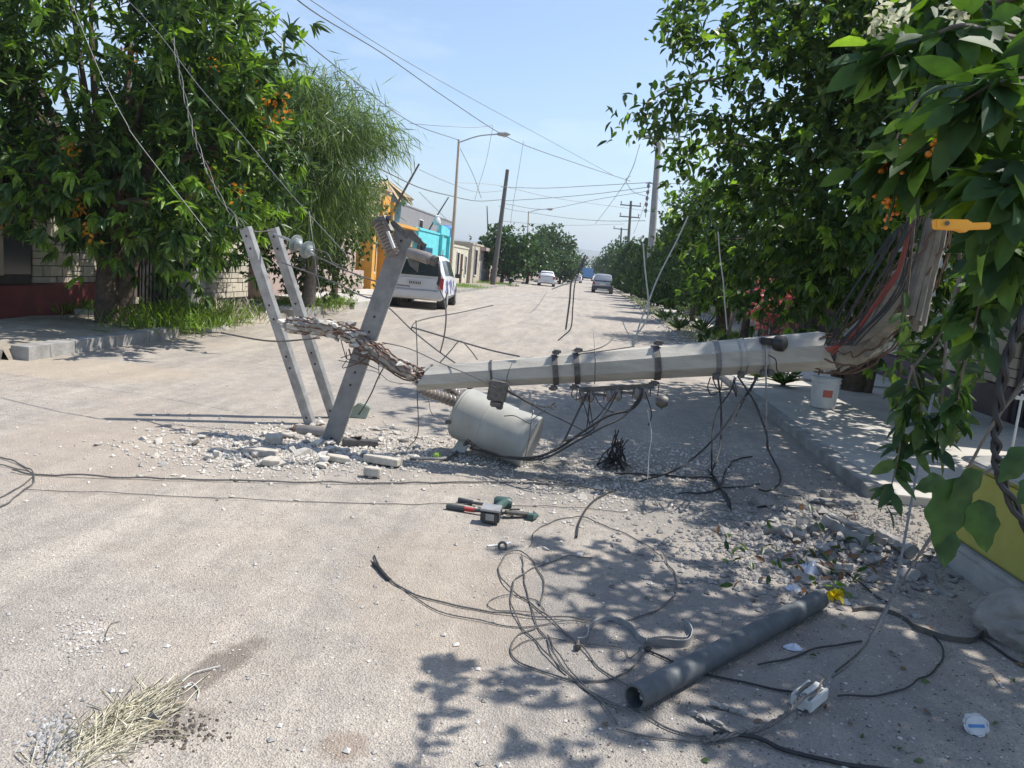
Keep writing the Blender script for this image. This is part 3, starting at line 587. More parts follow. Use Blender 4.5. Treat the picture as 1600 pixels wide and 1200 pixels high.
van = vehicle('minivan', 'white minivan with blue graphics on its side parked at the left kerb', 'van', (-5.72, 25.0, 0), rad(4.5), 1.95,
    [(0, .42, 1.0, 1.03, .86, .8), (.03, .34, 1.06, 1.35, .93, .80), (.12, .30, 1.08, 1.68, .955, .76), (.3, .29, 1.08, 1.76, .97, .75), (1.5, .28, 1.07, 1.79, .98, .76), (2.9, .28, 1.03, 1.74, .98, .75), (3.55, .28, 1.0, 1.38, .97, .72), (3.95, .28, .98, 1.02, .96, .85), (4.6, .3, .82, .86, .92, .75), (4.85, .36, .66, .68, .8, .6)], M['vwhite'],
    [(3, 4, .12, .05), (4, 5, .05, .05), (5, 6, .0, .12)], (-.025, 1.1, .80, .085, 1.6, .70), [(.95, .33), (3.95, .33)])
pb(van, 'bumper', -.93, .93, -.12, .1, .38, .62, M['vgrey'], .03); pb(van, 'tailgate', -.74, .74, -.03, .02, .63, 1.03, M['vgrey'], .02); p_ = pb(van, 'number_plate', -.26, .26, -.05, -.03, .78, .92, M['plate'])
for i in range(7): pb(p_, 'plate_character', -.2+i*.058, -.165+i*.058, -.056, -.05, .81, .89, M['trim'], 0)
for s_ in (1, -1):
    f = MB(); f.prism([(s_*.76, -.02, .70), (s_*.92, -.015, .68), (s_*.94, .0, 1.05), (s_*.80, -.01, 1.06)], (0, -.05, 0)); f.build('tail_light', M['red_lens'], van, bevel=.01)
    f = MB(); f.box((s_*1.09, 3.1, 1.12), (.2, .1, .15)); f.build('door_mirror', M['trim'], van, bevel=.02)
    f = MB(); f.bar((s_*.62, .5, 1.81), (s_*.62, 2.8, 1.80), .03, .03); f.build('roof_rail', M['trim'], van)
f = MB()
for a, b, c, d in ((.35, .95, .75, .65), (.5, 1.0, 1.1, .55), (1.4, .95, 2.1, .5), (1.7, 1.0, 2.5, .62), (2.6, .95, 3.3, .5), (.3, .6, 1.0, .92)):
    f.bar((.984, a, b), (.99, c, d), .012, .06)
f.build('blue_graphic', M['stripe'], van)
f = MB(); f.bx(.975, .986, .25, 3.8, .40, .43); f.build('rub_strip', M['trim'], van)
suv = vehicle('silver_car', 'silver sport utility car seen from behind on the right side of the street', 'car', (1.02, 67.3, 0), rad(-1), 1.85,
    [(0, .4, .9, .93, .82, .7), (.04, .32, .98, 1.25, .88, .72), (.3, .28, 1.0, 1.62, .91, .66), (.8, .27, 1.0, 1.68, .92, .66), (2.4, .27, .98, 1.64, .92, .66), (3.1, .27, .96, 1.0, .91, .8), (4.3, .34, .74, .76, .82, .6)], M['vsilver'],
    [(2, 3, .1, 0), (3, 4, .05, .1)], (.0, 1.02, .72, .24, 1.5, .6), [(.85, .35), (3.5, .35)])
pb(suv, 'bumper', -.9, .9, -.1, .08, .3, .62, M['trim'], .03); pb(suv, 'bumper_guard', -.45, .45, -.13, -.1, .3, .4, M['plate']); pb(suv, 'number_plate', -.24, .24, -.05, -.02, .72, .86, M['plate'])
hat = vehicle('white_hatchback', 'small white hatchback parked on the left side far down the street', 'car', (-4.35, 76, 0), rad(3), 1.72,
    [(0, .38, .86, .9, .76, .65), (.04, .3, .92, 1.1, .82, .66), (.4, .27, .95, 1.44, .85, .6), (1.0, .26, .95, 1.5, .86, .6), (2.3, .26, .92, 1.46, .86, .6), (3.0, .26, .9, .93, .84, .72), (3.9, .32, .7, .72, .76, .55)], M['vwhite'],
    [(2, 3, .1, 0), (3, 4, .05, .1)], (.01, .96, .66, .34, 1.38, .54), [(.7, .31), (3.1, .31)])
pb(hat, 'bumper', -.84, .84, -.08, .08, .28, .55, M['vwhite'], .03); pb(hat, 'number_plate', -.24, .24, -.1, -.08, .42, .54, M['plate']); pb(hat, 'diffuser', -.6, .6, -.095, -.07, .27, .36, M['trim'])
for c_, W_ in ((suv, .88), (hat, .82)):
    for s_ in (1, -1):
        f = MB(); f.prism([(s_*(W_-.22), -.0, .72), (s_*W_, .0, .72), (s_*W_, .01, .98), (s_*(W_-.16), .01, .98)], (0, -.05, 0)); f.build('tail_light', M['red_lens'], c_, bevel=.01)
        f = MB(); f.box((s_*(W_+.12), 2.5, 1.02), (.18, .1, .13)); f.build('door_mirror', M['trim'], c_, bevel=.02)
t = lthing('box_truck', 'blue truck far away at the end of the street', 'truck', (-.9, 168, 0)); pb(t, 'cab', -1.1, 1.1, 5, 7, .5, 2.4, M['vblue'], .1); pb(t, 'cargo_box', -1.2, 1.2, 0, 4.9, .7, 2.7, M['vblue'], .05); pb(t, 'chassis', -1, 1, 0, 7, .4, .69, M['trim'])
for x in (-1, 1):
    for y in (1.2, 6): f = MB(); f.lathe((x-.12, y, .45), (x+.12, y, .45), [(0, .45), (1, .45)], 14); f.build('wheel', M['tyre'], t)
far = dup(hat, (-2.4, 118, 0), rad(-2), 'tiny distant white car in the middle of the street')
# ------------------------------------------------------------------ trees
# big orange flowered tree, left
base = G(172, 512); base.z = .12
LE = [pe(190, 60, 12.6, (2.9, 2.2, 1.8)), pe(335, 120, 11.6, (1.1, 1.6, 1.5)), pe(215, 285, 12.2, (2.3, 1.9, 1.05)), pe(60, 230, 11.6, (1.7, 1.7, 1.0)), pe(335, 270, 11.2, (1.0, 1.3, 1.4)), pe(270, 355, 12.4, (1.0, 1.4, .5)), pe(170, 320, 12.0, (.8, 1.2, .5)), pe(-120, 130, 11.5, (2, 1.8, 1.8))]
tl1, LC = tree('flowering_tree', 'large dark leaved tree with orange blossom over the left kerb', 'tree', base, 1.3, LE, 190, 15, .34, 9, .25, .066, ['leaf_big', 'leaf_dark', 'leaf_bright'], [.46, .30, .24], r0=.2, near=True, droop=.55, fork=base+Vector((-.1, .1, 1.25)), nl=34)
m = MB(); b = base+Vector((.12, .05, 0)); m.tube(smooth_pts([b-Vector((0, 0, .1)), b+Vector((.12, .05, .7)), b+Vector((.35, .1, 1.8)), b+Vector((.9, .2, 2.9))], 5), [.16-.004*i for i in range(16)], 9, jit=.06); m.build('trunk', M['bark'], tl1, smooth=True)
oc = np.array([list(P(x, y, 11.6+R.uniform(-.8, .6))) for x, y in [(355, 85), (338, 108), (300, 170), (395, 190), (440, 165), (330, 265), (340, 262), (245, 315), (262, 325), (268, 330), (255, 305), (300, 310), (295, 312), (125, 325), (140, 360), (150, 345), (10, 340), (400, 130), (418, 180), (265, 235), (185, 215), (200, 90), (110, 235), (355, 210), (375, 300)]])
p = np.repeat(oc, 26, 0)+RN.normal(size=(len(oc)*26, 3))*np.array([.07, .07, .11]); d = nrm(RN.normal(size=p.shape)-np.array([0, 0, .6])); V = simple_leaf(p, d, np.full(len(p), .09), np.full(len(p), .05)); npmesh('blossom', V, SF, [M['orange_fl']], np.zeros(len(p), int), tl1)
dc = np.array([list(P(x, y, 11.9)) for x, y in [(190, 320), (195, 350), (197, 385), (215, 340), (222, 370), (228, 350), (185, 300)]])
p = np.repeat(dc, 60, 0)+RN.normal(size=(len(dc)*60, 3))*np.array([.07, .07, .14]); d = nrm(RN.normal(size=p.shape)*.5-np.array([0, 0, 1])); npmesh('dry_leaves', leaf_arrays(p, d, np.full(len(p), .17), np.full(len(p), .035)), LF, [M['leaf_dry']], np.zeros(len(p), int), tl1)
# second stem tree
b2 = G(292, 492); b2.z = .12
tree('kerb_tree', 'thin trunked green tree just behind the big orange flowered tree', 'tree', b2, 1.6, [pe(330, 290, 15.2, (1.3, 1.3, 1.0)), pe(385, 290, 15.6, (.7, 1, .7)), pe(300, 200, 15.6, (1.6, 1.3, 1.3))], 48, 13, .3, 8, .24, .07, ['leaf_big', 'leaf_dark', 'leaf_bright'], [.6, .2, .2], r0=.1, near=True)
# feathery tree: pendulous needles
bw = G(478, 492); bw.z = .12
WE = [pe(480, 205, 19, (1.5, 1.4, 1.5)), pe(545, 205, 18.6, (1.0, 1.2, .85)), pe(470, 150, 19, (1.1, 1.2, .7)), pe(490, 310, 18.6, (1.6, 1.5, 1.2)), pe(430, 160, 19.4, (1.1, 1.3, 1.0)), pe(590, 212, 18.8, (.4, .8, .3)), pe(440, 260, 19.5, (1.3, 1.2, 1.6))]
tw_ = thing('willowy_tree', 'feathery pale green tree with drooping thread leaves left of the street', 'tree', bw); wc = clumps(WE, 330, .3)
trunk_limbs(tw_, bw, bw+Vector((.1, 0, 1.6)), [Vector(wc[i])+Vector((0, 0, .2)) for i in range(50)], .16, M['bark_grey'], nb=5)
p = np.repeat(wc, 95, 0)+RN.normal(size=(len(wc)*95, 3))*np.array([.33, .33, .22]); d = nrm(RN.normal(size=p.shape)*.35+nrm(p-np.array(bw)-np.array([0, 0, 3.]))*.35-np.array([0, 0, .75]))
npmesh('crown', simple_leaf(p, d, RN.uniform(.25, .6, len(p)), np.full(len(p), .022)), SF, [M['leaf_willow'], M['leaf_olive']], np.repeat(RN.integers(0, 2, len(wc)), 95), tw_)
# small leaved tree under it
bo = G(520, 478); bo.z = .12
tree('olive_green_tree', 'small leaved olive green tree leaning over the pavement beside the ochre house', 'tree', bo, 1.0, [pe(540, 340, 20.5, (1.1, 1.2, .85)), pe(470, 380, 20, (1.6, 1.3, 1.0)), pe(575, 310, 20.5, (.7, .9, .5)), pe(500, 430, 20, (.9, 1, .6))], 100, 16, .26, 7, .12, .055, ['leaf_olive', 'leaf_dark', 'leaf_far'], [.5, .35, .15], r0=.1, near=False)
# right big tree
br = G(1330, 618); br.z = .09
RE = [pe(1415, 130, 9.6, (1.35, 1.6, 1.2)), pe(1240, 255, 10, (.8, 1.3, .6)), pe(1335, 335, 10.5, (1.5, 1.6, 1.0)), pe(1195, 385, 12, (1.1, 1.4, .7)), pe(1450, 420, 11, (1.5, 1.5, 1.0)), pe(1520, 200, 9, (1.8, 1.8, 1.8)), pe(1250, 440, 11.5, (1.2, 1.2, .55)), pe(1140, 310, 11.5, (.5, .8, .35)), pe(1440, 40, 9, (1.8, 2, 1.2)), ((4.0, 7.8, 4.6), (1.1, 1.2, .9))]
trr, RC = tree('shade_tree', 'large dark tree on the right pavement overhanging the broken pole', 'tree', br, 1.7, RE, 300, 15, .3, 8, .15, .06, ['leaf_dark', 'leaf_big', 'leaf_bright'], [.34, .46, .20], r0=.15, near=True, nl=44)
m = MB()
for (dx, dy, tx, ty, tz) in ((-.25, .1, -.9, .3, 2.6), (.2, -.1, .5, -.4, 2.4), (-.1, .15, -.3, -.8, 2.8)):
    b = br+Vector((dx, dy, -.1)); m.tube(smooth_pts([b, b+Vector((dx*.3, 0, .9)), br+Vector((tx*.5, ty*.5, 1.8)), br+Vector((tx, ty, tz))], 5), [.085-.003*i for i in range(16)], 8, jit=.06)
m.build('trunk', M['bark'], trr, smooth=True)
# its long arching limb to the upper left, with leaves hanging from it
LB = [[(1330, 60, 8.6), (1275, 76, 8.3), (1178, 107, 8.0), (1120, 123, 7.8), (1043, 140, 7.6), (985, 190, 7.5)], [(1320, 20, 8.6), (1230, 10, 8.4), (1160, 30, 8.2), (1110, 60, 8.0), (1070, 50, 7.9), (1045, 55, 7.8)], [(1300, 150, 8.6), (1230, 170, 8.3), (1150, 190, 8.2), (1090, 180, 8.0), (1040, 200, 7.9)], [(1280, 250, 9), (1180, 230, 8.8), (1110, 225, 8.6), (1060, 260, 8.5)], [(1260, 300, 9.4), (1160, 290, 9.4), (1090, 310, 9.4), (1075, 350, 9.4)], [(1230, -30, 8.6), (1150, -35, 8.4), (1080, -5, 8.2), (1068, 20, 8.2)]]
m = MB(); lp = []
for br_ in LB:
    q = smooth_pts([P(a[0], a[1], a[2]+2.3) for a in br_], 6); n = len(q); m.tube(q, [.038*(1-i/(n+2)) for i in range(n)], 6)
    for i, a in enumerate(q[3:]):
        for k in range(2): lp.append((a+Vector((R.gauss(0, .11), R.gauss(0, .12), R.gauss(-.02, .09)))))
m.build('limb', M['bark_grey'], trr, smooth=True)
lp = np.array([list(a) for a in lp]); p = np.repeat(lp, 9, 0)+RN.normal(size=(len(lp)*9, 3))*.085; d = nrm(RN.normal(size=p.shape)*.75+np.array([-.3, 0, -.45]))
npmesh('crown', leaf_arrays(p, d, RN.uniform(.10, .18, len(p)), RN.uniform(.045, .07, len(p))), LF, [M['leaf_big'], M['leaf_dark'], M['leaf_bright']], np.repeat(RN.choice(3, len(lp), p=[.55, .17, .28]), 9), trr)
# bright young shrub + stem
bs = G(1130, 528); bs.z = .13
tree('bright_leaved_tree', 'small tree with bright yellow green leaves beyond the fallen pole', 'tree', bs, 1.3, [pe(1110, 430, 24.5, (.9, .9, .7)), pe(1135, 455, 24.5, (1.0, .9, .4)), pe(1150, 420, 24.7, (.7, .8, .6))], 34, 12, .25, 8, .24, .085, ['leaf_bright', 'leaf_big'], [.75, .25], r0=.22, near=True)
# dark street trees on the right verge
for (px, y, hh, rw, lab, lm, pr) in [(1085, 31, 5.6, 1.5, 'dense dark tree behind the bright leaved small tree', ['leaf_dark', 'leaf_cyp'], [.5, .5]), (1165, 22, 5.0, 1.6, 'dense dark tree between the big shade tree and the small bright one', ['leaf_dark', 'leaf_big'], [.7, .3])]:
    x = (G(px, 480).x if 0 else (px-925)/1200*y); ground_b = Vector((x, y, .12))
    tree('street_tree', lab, 'tree', ground_b, 1.0, [((x, y, 1.2+hh*.42), (rw, rw*1.1, hh*.40)), ((x-.3, y, 1.1+hh*.25), (rw*1.1, rw, hh*.25)), ((x+.2, y+.5, hh*.75), (rw*.6, rw*.6, hh*.25))], 120, 18, .32, 6, .15, .07, lm, pr, group='dark trees along the right verge', near=False, r0=.11)
def cypress(base, h, r, label):
    base = Vector(base); t = thing('cypress', label, 'tree', base, 'cypresses along the right verge'); m = MB(); m.tube([base-Vector((0, 0, .1)), base+Vector((0, 0, h*.8))], [.09, .02], 7); m.build('trunk', M['bark'], t)
    N = int(5200*r); z = RN.random(N)**1.1; a = RN.random(N)*6.283; lob = 1+.22*np.sin(a*3+base.y)+.18*np.sin(z*17+a*2); rr = r*(1-z**1.7)*(.55+.45*RN.random(N))*lob*np.minimum(1, z*6+.35)
    p = np.stack([base.x+rr*np.cos(a), base.y+rr*np.sin(a), base.z+.15+z*h], 1); d = nrm(np.stack([np.cos(a)*.5, np.sin(a)*.5, np.full(N, 1.0)], 1)+RN.normal(size=(N, 3))*.3)
    npmesh('crown', simple_leaf(p, d, RN.uniform(.18, .4, N), np.full(N, .10)), SF, [M['leaf_cyp'], M['leaf_dark']], (RN.random(N) < .4).astype(int), t)
labs = ['pointed cypress nearest the dark street trees', 'tall narrow cypress second from the near end', 'broad low cypress third along the verge', 'cypress rising beside the concrete power pole', 'short cypress past the concrete power pole', 'farther bushy cypress near the silver car', 'last cypress beyond the silver car']
for i, (px, y, h, r) in enumerate([(1062, 37, 4.3, 1.25), (1042, 42, 4.6, 1.0), (1030, 45, 4.0, 1.3), (1012, 53, 4.2, 1.3), (1003, 58, 4.0, 1.5), (988, 64, 3.8, 1.6), (980, 74, 4.4, 1.8)]): cypress(((px-925)/1200*y, y, .12), h, r, labs[i])
# far round trees
for (x, y, h, r, lab) in [(-7.6, 66, 4.8, 2.5, 'round bright green street tree on the left beside the dark leaning pole'), (-6.6, 80, 4.4, 2.2, 'green street tree left of the white hatchback'), (-5.3, 100, 7.2, 3.0, 'tall dark round tree at the end of the left side'), (-7.0, 112, 7.0, 2.0, 'dark tree with a pointed top behind the white hatchback'), (-3.9, 96, 3.6, 1.7, 'low green tree behind the white hatchback'), (4.4, 92, 5.8, 2.6, 'hazy green tree right of the street end'), (3.4, 125, 6.5, 2.4, 'farther pale tree right of the street end'), (-4.5, 170, 6.0, 3, 'farthest tree near the blue truck'), (4.3, 80, 4.6, 2.0, 'bushy tree behind the silver car'), (2.2, 190, 5.5, 2.6, 'farthest tree right of the blue truck')]:
    tree('distant_tree', lab, 'tree', (x, y, 0), 1.0, [((x, y, h*.62), (r, r, h*.36)), ((x+r*.35, y, h*.5), (r*.8, r*.8, h*.3)), ((x-r*.3, y+.3, h*.72), (r*.6, r*.7, h*.24))], 70, 14, .45, 6, .34, .2, ['leaf_far', 'leaf_dark'], [.65, .35] if 'dark' not in lab else [.15, .85], r0=.16, group='trees down the street')
# ------------------------------------------------------------------ fallen pole
PA = P(652, 592, 6.1); PB = P(1288, 548, 6.3)
pole = thing('fallen_pole', 'broken concrete power pole lying across the street on top of the transformer', 'utility pole', (PA.x, PA.y, 0))
ax = (PB-PA).normalized()
def oct_ring(c, r, ph=math.pi/8): return MB().ring(c, ax, r, 8, ph)
m = MB(); rings = []; NS = 44
for i in range(NS+1):
    t = i/NS; r = .098+(.162-.098)*t; jag = 0
    rg = oct_ring(PA.lerp(PB, t), r)
    if i == 0: rg = [p+ax*R.uniform(-.06, .22)*(1 if p.z > PA.z else .3) for p in rg]
    if i == NS: rg = [p+ax*R.uniform(-.08, .10) for p in rg]
    rings += rg
fs = [tuple(range(7, -1, -1)), tuple(NS*8+k for k in range(8))]
for i in range(NS):
    for k in range(8): a = i*8+k; b = i*8+(k+1) % 8; fs.append((a, b, b+8, a+8))
m.add(rings, fs); m.build('shaft', M['conc'], pole, bevel=.006)
M['fracture'] = mat('fractured_concrete', (.46, .38, .32), (.6, .54, .47), 25, .95, bump=.02, bscale=60)
def hull(m, c, s, rot=None, n=11, flat=1.0, rnd=R):
    bm = bmesh.new()
    for _ in range(n):
        v = Vector((rnd.uniform(-1, 1), rnd.uniform(-1, 1), rnd.uniform(-1, 1)*flat)); q = v.normalized()*(.75+.25*rnd.random()) if rnd.random() < .6 else v*.85
        bm.verts.new((q.x*s[0]/2, q.y*s[1]/2, q.z*s[2]/2))
    r_ = bmesh.ops.convex_hull(bm, input=bm.verts); bmesh.ops.delete(bm, geom=[g for g in r_['geom_interior'] if isinstance(g, bmesh.types.BMVert)], context='VERTS')
    bm.verts.index_update(); rt = rot or Matrix.Rotation(rnd.uniform(0, 6.28), 3, 'Z')
    m.add([Vector(c)+rt @ v.co for v in bm.verts], [tuple(v.index for v in f.verts) for f in bm.faces]); bm.free()
m = MB()
for i in range(26): t = R.uniform(-.02, .1); hull(m, PA.lerp(PB, t)+Vector((R.uniform(-.05, .05), R.uniform(-.08, .05), R.uniform(-.02, .10))), (.05, .04, .03))
for i in range(14): hull(m, PB+Vector((R.uniform(-.1, .08), R.uniform(-.1, .1), R.uniform(-.12, .12))), (.09, .06, .05))
m.build('fracture', M['fracture'], pole)
# bands, clamps on the shaft
def onp(px):                       # parameter on the shaft from photo x
    best = min(range(401), key=lambda i: abs(_pix(PA.lerp(PB, i/400))[0]-px)); return best/400
def _pix(p):
    v = CM.transposed() @ (Vector(p)-Vector((0, 0, EYE))); return (800+F_PX*v.x/-v.z, 600-F_PX*v.y/-v.z)
def band(px, wdt, mt, extra=.012, bolt=True, name='clamp_band'):
    t = onp(px); c = PA.lerp(PB, t); r = .098+.064*t+extra; m = MB(); h = ax*wdt/2; a = oct_ring(c-h, r); b = oct_ring(c+h, r); a2 = oct_ring(c-h, r-.02); b2 = oct_ring(c+h, r-.02)
    m.add(a+b+a2+b2, [(k, (k+1) % 8, 8+(k+1) % 8, 8+k) for k in range(8)]+[(k, (k+1) % 8, 16+(k+1) % 8, 16+k) for k in range(8)]+[(8+k, 8+(k+1) % 8, 24+(k+1) % 8, 24+k) for k in range(8)])
    o = m.build(name, mt, pole)
    if bolt:
        for sg in (1, -1):
            m = MB(); q = c+Vector((0, -.05, sg*(r+.015))); m.box(q, (wdt, .06, .035)); m.tube([q-ax*(wdt*.8), q+ax*(wdt*.8)], .012, 6); m.build('bolt', M['galv_dark'], o)
    return c, r
band(768, .018, M['galv_dark'], .008, False)
band(868, .045, M['galv_dark']); band(900, .045, M['galv_dark']); band(1025, .05, M['galv_dark'])
band(1117, .04, M['wire_grey'], .006, False, 'strap'); 
for x in (1152, 1161, 1186, 1193): band(x, .012, M['galv'], .006, False, 'strap')
for x in (1118, 1157, 1190, 1202):
    c = PA.lerp(PB, onp(x)); m = MB(); m.box(c+Vector((0, -.13, -.13)), (.05, .05, .05)); m.build('strap_buckle', M['galv_dark'], pole, bevel=.006)
m = MB(); c = PA.lerp(PB, onp(1208)); m.lathe(c+Vector((-.03, -.12, .1)), c+Vector((.05, -.17, .10)), [(0, .055), (.3, .065), (.8, .06), (1, .03)], 12); m.build('photocell', M['black'], pole, smooth=True)
m = MB(); c = PA.lerp(PB, onp(1192)); m.box(c+Vector((0, -.1, .12)), (.12, .1, .05)); m.build('bracket', M['black'], pole, bevel=.01)
# spool rack under the pole
c0 = PA.lerp(PB, onp(908)); c1 = PA.lerp(PB, onp(1025)); dn = Vector((0, -.09, -.17))
m = MB(); m.bar(c0+dn, c1+dn+Vector((0, 0, -.01)), .02, .04)
for x in (905, 933, 948, 976, 992, 1020): q = PA.lerp(PB, onp(x))+dn; m.box(q+Vector((0, 0, -.045)), (.008, .035, .09))
for x in (940, 984): q = PA.lerp(PB, onp(x))+dn; m.bar(q+Vector((-.06, 0, -.05)), q+Vector((.06, 0, -.05)), .01, .02)
rk = m.build('spool_rack', M['galv_dark'], pole)
for x in (919, 962, 1006): q = PA.lerp(PB, onp(x))+dn+Vector((0, -.01, -.062)); m = MB(); m.lathe(q-ax*.055, q+ax*.055, [(0, .04), (.1, .05), (.3, .05), (.42, .032), (.58, .032), (.7, .05), (.9, .05), (1, .04)], 16); m.build('spool_insulator', M['porc_brown'], rk, smooth=True)
# crack in shaft
# rebar bundle + remnants to the left (pole tip section)
TC = smooth_pts([P(665, 590, 6.1), P(630, 578, 6.15), P(600, 560, 6.2), P(572, 540, 6.25), P(548, 522, 6.3), P(520, 514, 6.35), P(485, 510, 6.4), P(452, 508, 6.45)], 5)
def bundle(curve, n, r0, rw, nm, mt, par, wob=.02, up=None):
    for kk in range(1):
        m = MB()
        for i in range(n):
            a = 6.283*i/n; pts = []
            for j, p in enumerate(curve):
                d = (curve[min(j+1, len(curve)-1)]-curve[max(j-1, 0)]).normalized(); u = d.cross(Vector((0, 1, 0))).normalized(); v = d.cross(u); rr = r0(j/(len(curve)-1)) if callable(r0) else r0
                pts.append(p+u*(rr*math.cos(a+j*.05))+v*(rr*math.sin(a+j*.05))+Vector((R.gauss(0, wob), R.gauss(0, wob), R.gauss(0, wob)))*.35)
            m.tube(pts, rw, 5)
        return m.build(nm, mt, par)
bundle(TC, 9, .066, .007, 'rebar', M['rebar'], pole)
bundle(TC[:26], 3, .05, .008, 'conduit', M['red_hose'], pole, .01)
m = MB()
for j, p in enumerate(TC):
    f = j/len(TC)
    for k in range(7 if f > .45 else 4):
        s = R.uniform(.05, .12) if f > .45 else R.uniform(.04, .09); hull(m, p+Vector((R.gauss(0, .03), R.gauss(0, .03), R.gauss(0, .033 if f > .45 else .03))), (s*1.5, s, s*.7))
m.build('crumbled_concrete', M['chunk'], pole)
m = MB()
q = [TC[i] for i in range(2, 22)]; m.tube(q, [.055+.008*R.random() for _ in q], 9, jit=.12); q = TC[24:]; m.tube(q, [.062+.01*R.random() for _ in q], 9, jit=.15); m.build('core', M['conc_dark'], pole)
# right broken end: curve up into the leaves
RC_ = smooth_pts([P(1270, 549, 6.3), P(1320, 552, 6.3), P(1358, 528, 6.25), P(1390, 490, 6.2), P(1420, 440, 6.1), P(1443, 385, 6.05), P(1462, 330, 6.0), P(1480, 270, 5.9)], 5)
bundle(RC_, 10, lambda t: .15+.04*math.sin(t*3), .007, 'rebar', M['rebar'], pole, .03)
m = MB()
for k in range(13):   # pulled-out strands left of the break, fanning up
    a = P(1288+k*4, 540, 6.15-.03*k); b = P(1392+k*5, 365-k*4, 6.0-.04*k); md = a.lerp(b, .5)+Vector((R.uniform(-.1, .12), R.uniform(-.1, .1), -.04-R.random()*.12)); m.tube(smooth_pts([a, md, b], 8), .006, 5)
m.build('pulled_strand', M['black'], pole)
m = MB(); m.tube(smooth_pts([P(1292, 548, 6.1), P(1330, 525, 6.05), P(1365, 480, 5.95), P(1395, 440, 5.9), P(1405, 420, 5.88), P(1420, 370, 5.85), P(1440, 320, 5.8)], 6), .017, 8); m.tube(smooth_pts([P(1300, 552, 6.12), P(1345, 510, 6.0), P(1380, 455, 5.95), P(1400, 425, 5.9)], 6), .010, 8); m.build('conduit', M['red_hose'], pole, smooth=True)
m = MB(); M['slab_grey'] = mat('split_pole_concrete', (.26, .235, .205), (.17, .155, .135), 6, .95, bump=.008, bscale=30, c3=(.32, .3, .27))
m.prism([P(1330, 545, 6.0), P(1362, 500, 5.95), P(1392, 443, 5.9), P(1412, 450, 5.88), P(1408, 472, 5.9), P(1375, 520, 5.96)], (.03, .14, .02))
m.prism([P(1318, 528, 6.1), P(1372, 478, 6.05), P(1364, 500, 6.02), P(1326, 536, 6.08)], (.02, .1, .02))
m.build('split_slab', M['slab_grey'], pole, bevel=.008)
m = MB()
for i, (xa, xb, w_) in enumerate([(1420, 1452, .036), (1429, 1461, .04), (1438, 1470, .042), (1447, 1479, .036), (1434, 1466, .06)]):
    yy = 5.92+.03*abs(i-1.5)+(.12 if i == 4 else 0); m.tube([P(xa-6, 485+8*i, yy), P(xa+9, 430, yy), P((xa+xb)/2+6, 385, yy-.02), P(xb, 325, yy-.05), P(xb+14, 270, yy-.08)], w_*.82, 6, jit=.10, ph=i)
m.build('split_shaft', M['slab_grey'], pole)
m = MB()
for j in range(4, len(RC_)-10):
    for k in range(5): s = R.uniform(.06, .13); p = RC_[j]; hull(m, p+Vector((R.gauss(.02, .05), R.gauss(.03, .05), R.gauss(-.03, .05))), (s*1.7, s*.8, s*.7), Matrix.Rotation(-.7+R.gauss(0, .2), 3, 'Y'))
m.build('crumbled_concrete', M['conc_dark'], pole)
m = MB(); q = RC_[3:24]; m.tube(q, [.10+.025*R.random() for _ in q], 9, jit=.15); m.build('core', M['conc_dark'], pole)
# clinging thin wires on the shaft
def pwire(m, pts, r=.004, k=6, n=5): m.tube(smooth_pts([P(*a) for a in pts], k), r, n)
m = MB(); pwire(m, [(893, 548, 5.93), (915, 549, 5.92), (945, 540, 5.9), (965, 520, 6.1)]); pwire(m, [(905, 553, 5.93), (930, 550, 5.92), (960, 546, 5.93), (992, 541, 5.95)]); pwire(m, [(928, 520, 6.1), (930, 560, 5.9), (929, 600, 5.95)])
pwire(m, [(800, 612, 5.95), (792, 596, 5.95), (795, 580, 5.95), (800, 568, 6.0)]); m.build('loose_wire', M['galv_dark'], pole)
# hanging loops below the spool rack and straps
for a in ([(900, 600, 5.95), (893, 615, 5.9), (900, 624, 5.9), (915, 618, 5.9), (922, 608, 5.9)], [(925, 610, 5.95), (940, 635, 5.9), (965, 645, 5.9), (990, 635, 5.9), (1003, 612, 5.95)], [(905, 610, 5.95), (915, 640, 5.9), (922, 665, 5.9)], [(922, 606, 5.95), (920, 640, 5.92), (917, 668, 5.9)], [(962, 612, 5.95), (950, 630, 5.9), (935, 650, 5.85), (920, 662, 5.85)], [(918, 612, 5.95), (925, 655, 5.9), (928, 672, 5.85)], [(1008, 612, 5.95), (1018, 645, 5.9), (1013, 665, 5.9)],
          [(1110, 590, 5.95), (1106, 605, 5.9), (1112, 617, 5.9), (1125, 610, 5.9), (1128, 596, 5.95)], [(1113, 590, 5.95), (1122, 608, 5.9), (1140, 606, 5.9), (1148, 590, 5.95)], [(1147, 588, 5.95), (1150, 605, 5.9), (1150, 620, 5.9), (1145, 600, 5.9)], [(1030, 600, 5.95), (1028, 622, 5.9), (1034, 640, 5.88)], [(1201, 555, 5.95), (1212, 562, 5.9), (1215, 580, 5.9), (1232, 584, 5.9), (1250, 590, 5.95)]): m = MB(); pwire(m, a, .005); m.build('hanging_wire', M['black'], pole)
m = MB(); c = P(1034, 627, 5.9); m.lathe(c-Vector((.045, 0, 0)), c+Vector((.045, 0, 0)), [(0, .03), (.3, .05), (.7, .05), (1, .035)], 12); m.build('meter_cap', M['galv_dark'], pole, smooth=True)
